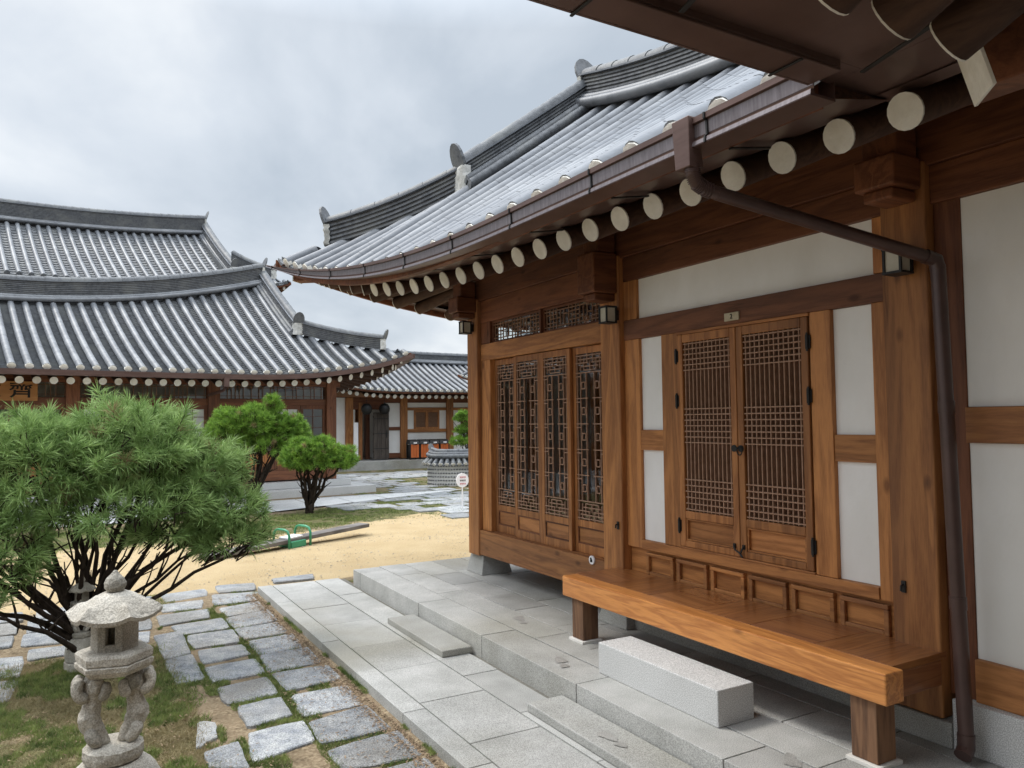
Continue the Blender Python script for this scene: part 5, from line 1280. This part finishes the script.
# ------------------------------------------------------------------ stone lanterns
def disp(o, st, sz):
    tx = bpy.data.textures.new('stone_relief', 'CLOUDS'); tx.noise_scale = sz
    md = o.modifiers.new('relief', 'DISPLACE'); md.texture = tx; md.strength = st; md.mid_level = .5; return o
def lantern(c, label, detail=1):
    r = empty('stone_lantern', c, label, 'stone lantern', 'stone lanterns in the yard')
    X, Y, Z = c[0], c[1], 0
    def hexm(k): return lambda rr, z, a, i: (rr*(1-k*(1-cos(pi/6)/max(.5,cos(((a+.26)%(pi/3))-pi/6)))*1.0), z)
    hex_ = lambda rr, z, a, i: (rr*cos(pi/6)/cos(((a+.26)%(pi/3))-pi/6), z)
    def part_(n, prof, mod=None, seg=36, dst=.006, sub=1):
        mb = MB(); mb.lathe(prof, (X,Y,0), seg, mod); o = mb.build(n, M_stone, r); shade_smooth_angle(o, 35)
        if sub:
            s2 = o.modifiers.new('sub', 'SUBSURF'); s2.subdivision_type = 'SIMPLE'; s2.levels = s2.render_levels = 2
            disp(o, dst, .03)
        return o
    g0 = c[2]
    part_('base_block', [(.24,g0-.03),(.24,g0+.12),(.225,g0+.135)], hex_, 36)
    def lotus(k, amp): return lambda rr, z, a, i: (rr*(1+amp*abs(sin(a*k/2))*(1 if i in (1,2,3) else .3)), z)
    part_('lotus_base', [(.17,-.125),(.205,-.11),(.215,-.04),(.20,.06),(.165,.13),(.13,.165),(.115,.175)], lotus(8,.06), 64)
    part_('ring_plate', [(.10,.175),(.115,.185),(.120,.205),(.118,.235),(.10,.25),(.095,.252)], lotus(16,.03), 64)
    # two crouching animals carry the platform
    for s_ in (-1, 1):
        q = MB()
        B_ = [(.040,.24,.034),(.046,.265,.030),(.064,.30,.034),(.088,.335,.046),(.098,.365,.050),(.092,.40,.040),(.082,.43,.034),(.080,.46,.036),(.084,.50,.042),(.080,.535,.038),(.07,.56,.03)]
        q.tube([(X+s_*a, Y, b_) for a, b_, _ in B_], [z for _,_,z in B_], 18)
        o = q.build('carved_animal', M_stone, r, smooth=True)
        # hind leg, forelegs, head and paws worked from the block
        for (P, Rr) in (([(.095,-.02,.33),(.085,-.055,.29),(.05,-.045,.255)], [.032,.028,.024]), ([(.095,.02,.33),(.085,.055,.29),(.05,.045,.255)], [.032,.028,.024]),
                        ([(.10,-.02,.455),(.145,-.035,.475),(.150,-.03,.52),(.125,-.02,.55)], [.028,.026,.024,.026]), ([(.10,.02,.455),(.145,.035,.475),(.150,.03,.52),(.125,.02,.55)], [.028,.026,.024,.026]),
                        ([(.05,-.045,.455),(.035,-.065,.485),(.032,-.06,.535)], [.026,.024,.022])):
            l = MB(); l.tube([(X+s_*a, Y+b_, z) for a, b_, z in P], Rr, 12); k = l.build('limb', M_stone, o, smooth=True)
            s3 = k.modifiers.new('sub', 'SUBSURF'); s3.levels = s3.render_levels = 2; disp(k, .008, .02)
        hd = MB(); hd.lathe([(.010,-.040),(.027,-.028),(.034,0),(.029,.026),(.012,.040)], (X+s_*.070, Y-.045, .515), 16); k = hd.build('head', M_stone, o, smooth=True)
        s3 = k.modifiers.new('sub', 'SUBSURF'); s3.levels = s3.render_levels = 2; disp(k, .014, .025)
        s3 = o.modifiers.new('sub', 'SUBSURF'); s3.levels = s3.render_levels = 2; disp(o, .016, .03)
    def petal(rr, z, a, i): 
        h = cos(pi/6)/cos(((a+.26)%(pi/3))-pi/6); return (rr*h*(1+(.03*abs(sin(a*6)) if i in (1,2,3) else 0)), z)
    part_('platform', [(.115,.555),(.135,.562),(.155,.585),(.158,.605),(.150,.612),(.158,.616),(.160,.645),(.150,.655),(.10,.66)], petal, 72, dst=.004)
    # fire box : six walls, windows in alternate faces
    fb = MB(); rr = .098; a0 = -.26
    for i in range(6):
        a1, a2 = a0+i*pi/3, a0+(i+1)*pi/3
        p, q_ = Vector((X+rr*cos(a1), Y+rr*sin(a1), 0)), Vector((X+rr*cos(a2), Y+rr*sin(a2), 0)); 
        pi_, qi = Vector((X+rr*.72*cos(a1), Y+rr*.72*sin(a1), 0)), Vector((X+rr*.72*cos(a2), Y+rr*.72*sin(a2), 0))
        def seg_(t0, t1, z0, z1):
            A_, B__ = p.lerp(q_, t0), p.lerp(q_, t1); C_, D_ = pi_.lerp(qi, t0), pi_.lerp(qi, t1)
            V = [A_+Vector((0,0,z0)),B__+Vector((0,0,z0)),D_+Vector((0,0,z0)),C_+Vector((0,0,z0)),A_+Vector((0,0,z1)),B__+Vector((0,0,z1)),D_+Vector((0,0,z1)),C_+Vector((0,0,z1))]
            fb.add(V, [(0,3,2,1),(4,5,6,7),(0,1,5,4),(1,2,6,5),(2,3,7,6),(3,0,4,7)])
        if (i % 2) == 0 : seg_(0,.30,.655,.80); seg_(.70,1,.655,.80); seg_(.30,.70,.655,.69); seg_(.30,.70,.765,.80)
        else: seg_(0,1,.655,.80)
    fb.build('fire_box', M_stone, r, bevel=.002)
    def roof(rr, z, a, i):
        k = ((a+.26)%(pi/3))-pi/6; h = cos(pi/6)/cos(k); cn = (abs(k)/(pi/6))**2.5
        return (rr*(1+(h-1)*1.0*min(1,i/2)), z+(.028*cn*(1 if 2 <= i <= 5 else 0)))
    prof = [(.045,.905),(.08,.892),(.115,.868),(.150,.842),(.182,.820),(.198,.806),(.192,.788),(.150,.796),(.09,.80),(.03,.80)]
    part_('lantern_roof', prof, lambda rr, z, a, i: (lambda k: (rr*(1+((cos(pi/6)/cos(k))-1)*min(1,i/4)), z+(.022*(abs(k)/(pi/6))**2.5 if 3 <= i <= 7 else 0)))(((a+.26)%(pi/3))-pi/6), 72, dst=.008)
    part_('finial', [(.012,.90),(.034,.908),(.044,.928),(.044,.945),(.036,.965),(.02,.982),(.006,1.0)], None, 28, dst=.008)
    return r
L_ = lantern((.178, 3.90, GZ), 'weathered stone lantern in the left foreground, two carved animals holding up its light box')
L2_ = copy_tree(L_); L2_.location = (.085, 6.98, GZ); L2_['label'] = 'stone lantern farther back, mostly hidden behind the trunks of the big pine'
L2_.scale = (.52,.52,.58)

# ------------------------------------------------------------------ pines
def needle_tufts(centers, dirs, n, length, width, seed=1, spread=1.0, clip=None):
    r = np.random.default_rng(seed); C = np.repeat(np.array(centers), n, axis=0); D = np.repeat(np.array(dirs), n, axis=0)
    k = len(C); rnd = r.normal(size=(k,3)); rnd /= np.linalg.norm(rnd, axis=1)[:,None]
    d = D+rnd*spread; d /= np.linalg.norm(d, axis=1)[:,None]
    L = length*r.uniform(.65,1.1,(k,1)); base = C - D*r.uniform(0,length*.9,(k,1))
    tip = base+d*L; tip[:,2] -= .04*L[:,0]
    sd_ = np.cross(d, r.normal(size=(k,3))); sd_ /= np.linalg.norm(sd_, axis=1)[:,None]; sd_ *= width/2
    mid = base+d*L*.55
    V = np.stack([base-sd_*.6, base+sd_*.6, mid+sd_, tip, mid-sd_], axis=1).reshape(-1,3)
    idx = np.arange(k)[:,None]*5; Fq = np.hstack([idx, idx+1, idx+2, idx+4]); Ft = np.hstack([idx+4, idx+2, idx+3])
    return V, Fq, Ft
def mesh_np(name, V, Fq, Ft, mt, parent, mi=None):
    V = V-np.array(parent.location); me_ = bpy.data.meshes.new(name)
    nq, nt_ = len(Fq), len(Ft); me_.vertices.add(len(V)); me_.vertices.foreach_set('co', V.astype(np.float32).ravel())
    me_.loops.add(nq*4+nt_*3); me_.loops.foreach_set('vertex_index', np.concatenate([Fq.ravel(), Ft.ravel()]).astype(np.int32))
    me_.polygons.add(nq+nt_); st = np.concatenate([np.arange(nq)*4, nq*4+np.arange(nt_)*3]); me_.polygons.foreach_set('loop_start', st.astype(np.int32))
    mts = mt if isinstance(mt, list) else [mt]
    for x in mts: me_.materials.append(x)
    if mi is not None: me_.polygons.foreach_set('material_index', np.concatenate([mi, mi]).astype(np.int32))
    me_.update(calc_edges=True); me_.validate(); o = bpy.data.objects.new(name, me_); S.collection.objects.link(o); o.parent = parent; return o
def pine(name, base, label, lobes, nt_, n_ndl, length, width, stems, seed, mts, spread=.95, stem_r=.035, old=.06, trunk_h=.1, tw=.006, dirup=.45):
    """lobes: (cx,cy,cz, rx,ry,rz, weight) ellipsoids of foliage in world space"""
    r = random.Random(seed); root = empty(name, base, label, 'pine'); B = Vector(base)
    C, D = [], []; W = [l[6] for l in lobes]
    for i in range(nt_):
        l = r.choices(lobes, W)[0]
        th = r.uniform(0, 2*pi); cz = r.uniform(-.55, 1); sr = sqrt(max(0,1-cz*cz)); n = Vector((sr*cos(th), sr*sin(th), cz)); q = r.uniform(.45, 1.04)**.5
        bump = 1+.10*sin(n.x*7+seed)+.08*sin(n.y*9+n.z*6)
        p = Vector((l[0]+n.x*l[3]*q*bump, l[1]+n.y*l[4]*q*bump, l[2]+n.z*l[5]*q*bump*(1 if n.z > 0 else .75)))
        C.append(p); D.append((n+Vector((0,0,dirup))+Vector((r.gauss(0,.3),r.gauss(0,.3),r.gauss(0,.2)))).normalized())
    V, Fq, Ft = needle_tufts(C, D, n_ndl, length, width, seed, spread)
    oldm = np.repeat((np.array([r.random() for _ in C]) < old).astype(int), n_ndl)
    mesh_np('crown', V, Fq, Ft, mts, root, oldm)
    # twigs that carry the tufts
    tw_ = MB()
    for p, d in list(zip(C, D))[::2]:
        c_ = Vector((p.x*.75+B.x*.25, p.y*.75+B.y*.25, p.z-length*2.2)); m_ = p-Vector(d)*length*1.4
        tw_.tube([m_.lerp(c_, .35), m_, p-Vector(d)*.01], [tw*1.2, tw, tw*.6], 4, caps=False)
    tw_.build('twigs', M_bark, root)
    tk = MB()
    for i in range(stems):
        a = 2*pi*i/stems+r.uniform(-.25,.25); l = lobes[i % len(lobes)] if i < 2*len(lobes) else r.choice(lobes)
        f = r.uniform(.1,.85)
        E = Vector((l[0]+cos(a)*l[3]*f, l[1]+sin(a)*l[4]*f, l[2]-l[5]*r.uniform(.05,.4)))
        S0 = B+Vector((r.uniform(-.05,.05), r.uniform(-.05,.05), r.uniform(0,trunk_h))); P = [S0]; n = 7
        for k in range(1, n+1):
            t = k/n; p = S0.lerp(E, t); th_ = t**1.35; p.x = S0.x+(E.x-S0.x)*th_; p.y = S0.y+(E.y-S0.y)*th_; out_w = sin(t*pi)*.10
            p += Vector((cos(a)*out_w*.2, sin(a)*out_w*.2, 0)); p += Vector((r.gauss(0,.022), r.gauss(0,.022), r.gauss(0,.012)))*min(1,(E-S0).length*1.2)
            P.append(p)
        R0 = stem_r*r.uniform(.65,1.1); tk.tube(P, [R0*(1-.68*k/n) for k in range(n+1)], 7)
        for q_ in range(3):
            k = r.randint(2, n-1); e2 = P[k]+Vector((r.uniform(-.3,.3), r.uniform(-.3,.3), r.uniform(.12,.38)))*min(1.2,(E-S0).length*.7)
            m2 = P[k].lerp(e2,.5)+Vector((r.gauss(0,.02),r.gauss(0,.02),0)); tk.tube([P[k], m2, e2], [R0*.4,R0*.28,R0*.16], 5)
        for q_ in range(5):
            k = r.randint(1, n-1); v = Vector((r.gauss(0,1),r.gauss(0,1),r.gauss(0,1))).normalized(); tk.tube([P[k], P[k]+v*R0*1.7], [R0*.35, R0*.15], 4)
    tk.tube([B-Vector((0,0,.05)), B+Vector((0,0,trunk_h+.05))], [stem_r*1.9, stem_r*1.7], 10)
    tk.build('trunk', M_bark, root, smooth=True)
    return root
b1 = (.12, 7.05, GZ)
pine('pine_tree', b1, 'big spreading pine with long needles and many dark stems, behind the near stone lantern',
    [(.38,7.1,1.42,.60,.55,.46,3),(-.20,7.0,1.28,.56,.5,.46,3.0),(.86,7.15,1.20,.50,.45,.42,2.4),(1.16,7.0,.90,.36,.36,.30,1.3),(-.42,6.8,.78,.34,.4,.30,1.0),(.32,6.9,.98,.8,.45,.32,2.0),(-.85,7.1,1.05,.5,.5,.5,1.6),(.62,7.3,1.50,.42,.4,.28,.9),(-.05,7.2,1.5,.4,.4,.25,.8),(-.62,6.6,.42,.22,.25,.14,.3),(1.18,6.9,.66,.36,.3,.16,.8),(.75,6.95,.80,.4,.3,.2,.8),(-.40,7.0,1.50,.45,.4,.3,1.2),(-.5,6.8,.60,.35,.3,.18,.6)],
    1450, 50, .14, .0056, 28, 3, [M_ndl, M_ndl_old], old=.02, stem_r=.030, trunk_h=.22, spread=1.0)
pine('pine_tree', (4.36, 16.25, GZ), 'small clipped pine with dense bright round crown, the right one beyond the seesaw',
    [(4.45,16.2,1.0,.62,.5,.36,3),(4.95,16.2,.88,.48,.42,.30,2),(4.1,16.2,.85,.42,.4,.30,1.4),(4.6,16.1,.78,.78,.5,.24,1.5)],
    1200, 46, .10, .0065, 13, 5, [M_ndl2, M_ndl_old], spread=.9, old=.02, stem_r=.045, trunk_h=.15, tw=.008)
pine('pine_tree', (3.45, 17.6, GZ), 'clipped pine with broad darker crown just behind the big pine, under the left hall eave',
    [(3.35,17.6,1.62,.80,.55,.44,3),(3.95,17.6,1.40,.74,.5,.46,2.8),(3.0,17.6,1.40,.6,.5,.4,2),(4.3,17.5,1.55,.35,.35,.3,1),(3.9,17.6,2.0,.22,.22,.3,.5),(3.7,17.4,1.10,.8,.5,.30,1.4)],
    1500, 46, .12, .007, 12, 6, [M_ndl2, M_ndl_old], spread=.9, old=.02, stem_r=.05, trunk_h=.2, tw=.008)
pine('pine_tree', (11.1, 22.2, GZ), 'young pine with tiered bright tufts rising behind the low court wall',
    [(10.95,22.3,1.75,.28,.3,.22,1),(11.15,22.3,1.35,.48,.4,.22,1.6),(10.9,22.2,.98,.42,.4,.24,1.6),(11.4,22.3,1.0,.5,.4,.3,1.2)],
    520, 40, .11, .008, 8, 8, [M_ndl2, M_ndl_old], spread=.9, old=.01, stem_r=.04, trunk_h=.3, tw=.008)
# low brownish shrub beside the court wall
sh = empty('low_shrub', (10.55, 20.0, GZ), 'low brownish-green shrub growing against the court wall, above the round sign', 'shrub')
C = []; D = []
for i in range(300):
    v = Vector((random.gauss(0,1),random.gauss(0,1),abs(random.gauss(0,1)))).normalized(); f = random.uniform(.4,1)
    C.append((10.5+v.x*.62*f, 20.0+v.y*.35*f, GZ+.02+v.z*.60*f)); D.append(tuple(v))
V, Fq, Ft = needle_tufts(C, D, 26, .07, .014, 9, 1.3); mesh_np('foliage', V, Fq, Ft, [foliage('shrub_leaf', (.06,.07,.03), (.16,.14,.07)), M_ndl_old], sh, np.repeat((rng.random(300) < .2).astype(int), 26))
q = MB()
for i in range(12): v = C[i*9]; q.tube([(10.5+random.uniform(-.1,.1),20,GZ-.02),(10.5+(v[0]-10.5)*.6,20+(v[1]-20)*.6,GZ+(v[2]-GZ)*.5),v], [.012,.009,.005], 5)
q.build('stem', M_bark, sh)

# ------------------------------------------------------------------ grass, litter (stuff)
def blades(name, pts, h, wd, mt, seed, lean=.5):
    r = np.random.default_rng(seed); P = np.array(pts); k = len(P); L = h*r.uniform(.4,1.15,(k,1)); d = np.hstack([r.normal(0,lean,(k,2)), np.ones((k,1))]); d /= np.linalg.norm(d,axis=1)[:,None]
    sd_ = np.cross(d, r.normal(size=(k,3))); sd_ /= np.linalg.norm(sd_,axis=1)[:,None]; sd_ *= wd/2
    V = np.stack([P-sd_, P+sd_, P+d*L], axis=1).reshape(-1,3); idx = np.arange(k)[:,None]*3; Ft = np.hstack([idx, idx+1, idx+2])
    me_ = bpy.data.meshes.new(name); me_.vertices.add(len(V)); me_.vertices.foreach_set('co', V.astype(np.float32).ravel()); me_.loops.add(k*3); me_.loops.foreach_set('vertex_index', Ft.ravel().astype(np.int32))
    me_.polygons.add(k); me_.polygons.foreach_set('loop_start', (np.arange(k)*3).astype(np.int32)); me_.materials.append(mt); me_.update(calc_edges=True)
    o = bpy.data.objects.new(name, me_); S.collection.objects.link(o); return tag(o, kind='stuff')
def n2(x, y, s_=1.): return sin(x*3.1*s_+1.3)*cos(y*2.7*s_-.6)+.6*sin(x*7.3*s_+y*5.1*s_)+.4*sin(x*13.1*s_-y*11.7*s_)
pts, dry = [], []
while len(pts) < 70000:
    x, y = random.uniform(-.9,.92), random.uniform(2.9,7.5)
    wgt = grass_w(x, y)*1.2
    if n2(x*1.4, y*1.4) < -.1+.55*(y < 5.2 and x > -.3) or random.random() > wgt: 
        if random.random() < .30 and wgt > .2: dry.append((x, y, GZ))
        continue
    pts.append((x, y, GZ+.0))
blades('grass', pts, .048, .0062, M_grass, 1, .9); blades('dry_grass', dry, .06, .0045, M_drygrass, 2, 1.8)
# tufts in the joints of the pavers
pts = []; PVs = [np.array(p)*.967 for p in PV]
cen = [(p[:,0].min(),p[:,0].max(),p[:,1].min(),p[:,1].max()) for p in PVs]
while len(pts) < 30000:
    x, y = random.uniform(.6,1.80), random.uniform(3.6,9.5)
    if any(a+.015 < x < b-.015 and c+.015 < y < d-.015 for a,b,c,d in cen): continue
    if n2(x*1.7, y*.9) < .05 and not (1.27 < x < 1.40 and y < 7.2): continue
    if x > 1.68 and random.random() < .93: continue
    pts.append((x,y,GZ))
blades('grass', pts, .036, .005, M_grass, 3, .8)
pts = []
while len(pts) < 50000:
    x, y = random.uniform(-2,9.2), random.uniform(12.8,19)
    if random.random() > grass_w(x,y)*1.1 or n2(x,y*1.5) < -.3: continue
    pts.append((x,y,GZ))
while len(pts) < 68000:
    x, y = random.uniform(6,13), random.uniform(18.5,26)
    if n2(x*.7,y*.8) < .25: continue
    pts.append((x,y,GZ))
blades('grass', pts, .045, .010, M_grass, 4, .7)
# leaf litter along the kerb
V = []; Fc = []
for i in range(9000):
    x = 1.775-abs(random.gauss(0,.055)); y = random.uniform(3.2,8.9)
    if random.random() < .15: x = random.uniform(1.3,1.8)
    if random.random() < .1: x, y = random.uniform(-.3,1.0), random.uniform(3.2,6)
    a = random.uniform(0,2*pi); L, w_ = random.uniform(.008,.026), random.uniform(.002,.006); z = GZ+.008+abs(random.gauss(0,.006))+.045*smooth(1.74,1.81,x)+(.012 if x < 1.72 else 0); tz = random.uniform(-.006,.006)
    dx_, dy_ = cos(a)*L/2, sin(a)*L/2; ex, ey = -sin(a)*w_/2, cos(a)*w_/2; b0 = len(V)
    V += [(x-dx_-ex,y-dy_-ey,z),(x+dx_-ex,y+dy_-ey,z+tz),(x+dx_+ex,y+dy_+ey,z+tz),(x-dx_+ex,y-dy_+ey,z+.003)]; Fc.append((b0,b0+1,b0+2,b0+3))
me_ = bpy.data.meshes.new('leaf_litter'); me_.from_pydata(V,[],Fc); me_.materials.append(M_litter); o = bpy.data.objects.new('leaf_litter', me_); S.collection.objects.link(o); tag(o, kind='stuff')

# pebbles and bits on the sandy yard
V = []; Fc = []
for i in range(5200):
    x, y = random.uniform(-3, 8), random.uniform(9.2, 15)
    if random.random() > sand_w(x, y): continue
    r_ = random.uniform(.004, .013)*(1.6 if random.random() < .06 else 1); z = GZ+.003; b0 = len(V)
    for k in range(5): a = 2*pi*k/5+random.uniform(-.3,.3); V.append((x+cos(a)*r_, y+sin(a)*r_, z))
    V.append((x+random.uniform(-.3,.3)*r_, y, z+r_*.7)); Fc += [(b0+k, b0+(k+1)%5, b0+5) for k in range(5)]
me_ = bpy.data.meshes.new('pebbles'); me_.from_pydata(V,[],Fc); me_.materials.append(mat('pebble', (.24,.20,.14), (.52,.45,.34), rough=.9, scale=40, island=.3)); o = bpy.data.objects.new('pebbles', me_); S.collection.objects.link(o); tag(o, kind='stuff')
# moss and weeds where the terrace meets the yard and in its joints
pts = []
while len(pts) < 9000:
    k = random.random()
    if k < .62: x, y = random.uniform(1.75, 4.6), 8.92+abs(random.gauss(0,.07))+(-.42 if False else 0); z = GZ
    else: x, y = random.choice([1.795, 1.79]), random.uniform(3, 8.9); z = GZ+.04
    if x > 2.78 and y < 9.0: y -= .45
    if n2(x*2.2, y*1.3) < .1: continue
    pts.append((x+random.gauss(0,.012), y, z))
blades('grass', pts, .035, .0035, M_grass, 11, .7)
# wet shoe prints and puddle marks drying on the granite
wet = MB()
def blot(cx, cy, a, b_, rot, z, n=18):
    P = []
    for k in range(n): t_ = 2*pi*k/n; r_ = 1+.18*sin(3*t_+cx*9)+.10*sin(7*t_+cy*5); x, y = cos(t_)*a*r_, sin(t_)*b_*r_; P.append((cx+x*cos(rot)-y*sin(rot), cy+x*sin(rot)+y*cos(rot), z))
    wet.add(P, [tuple(range(n))])
for (x, y, rot, z) in ((2.93,4.50,1.2,.0035),(2.60,3.52,1.5,-.1005),(3.02,2.62,.9,.0035),(3.25,5.6,1.3,.0035)):
    blot(x, y, .075, .042, rot, z); blot(x-cos(rot)*.13, y-sin(rot)*.13, .04, .032, rot, z)
for (x, y, a, b_, rot) in ((3.42,4.66,.16,.07,.4),(3.30,2.30,.22,.05,1.2),(3.52,2.62,.05,.18,.5),(2.95,2.25,.09,.14,.2)): blot(x, y, a, b_, rot, .0035)
M_wet = mat('wet_granite', (.29,.285,.265), (.37,.365,.345), rough=.3, scale=6, speck=(210,.34), spec=.6)
tag(wet.build('wet_marks', M_wet), kind='stuff')
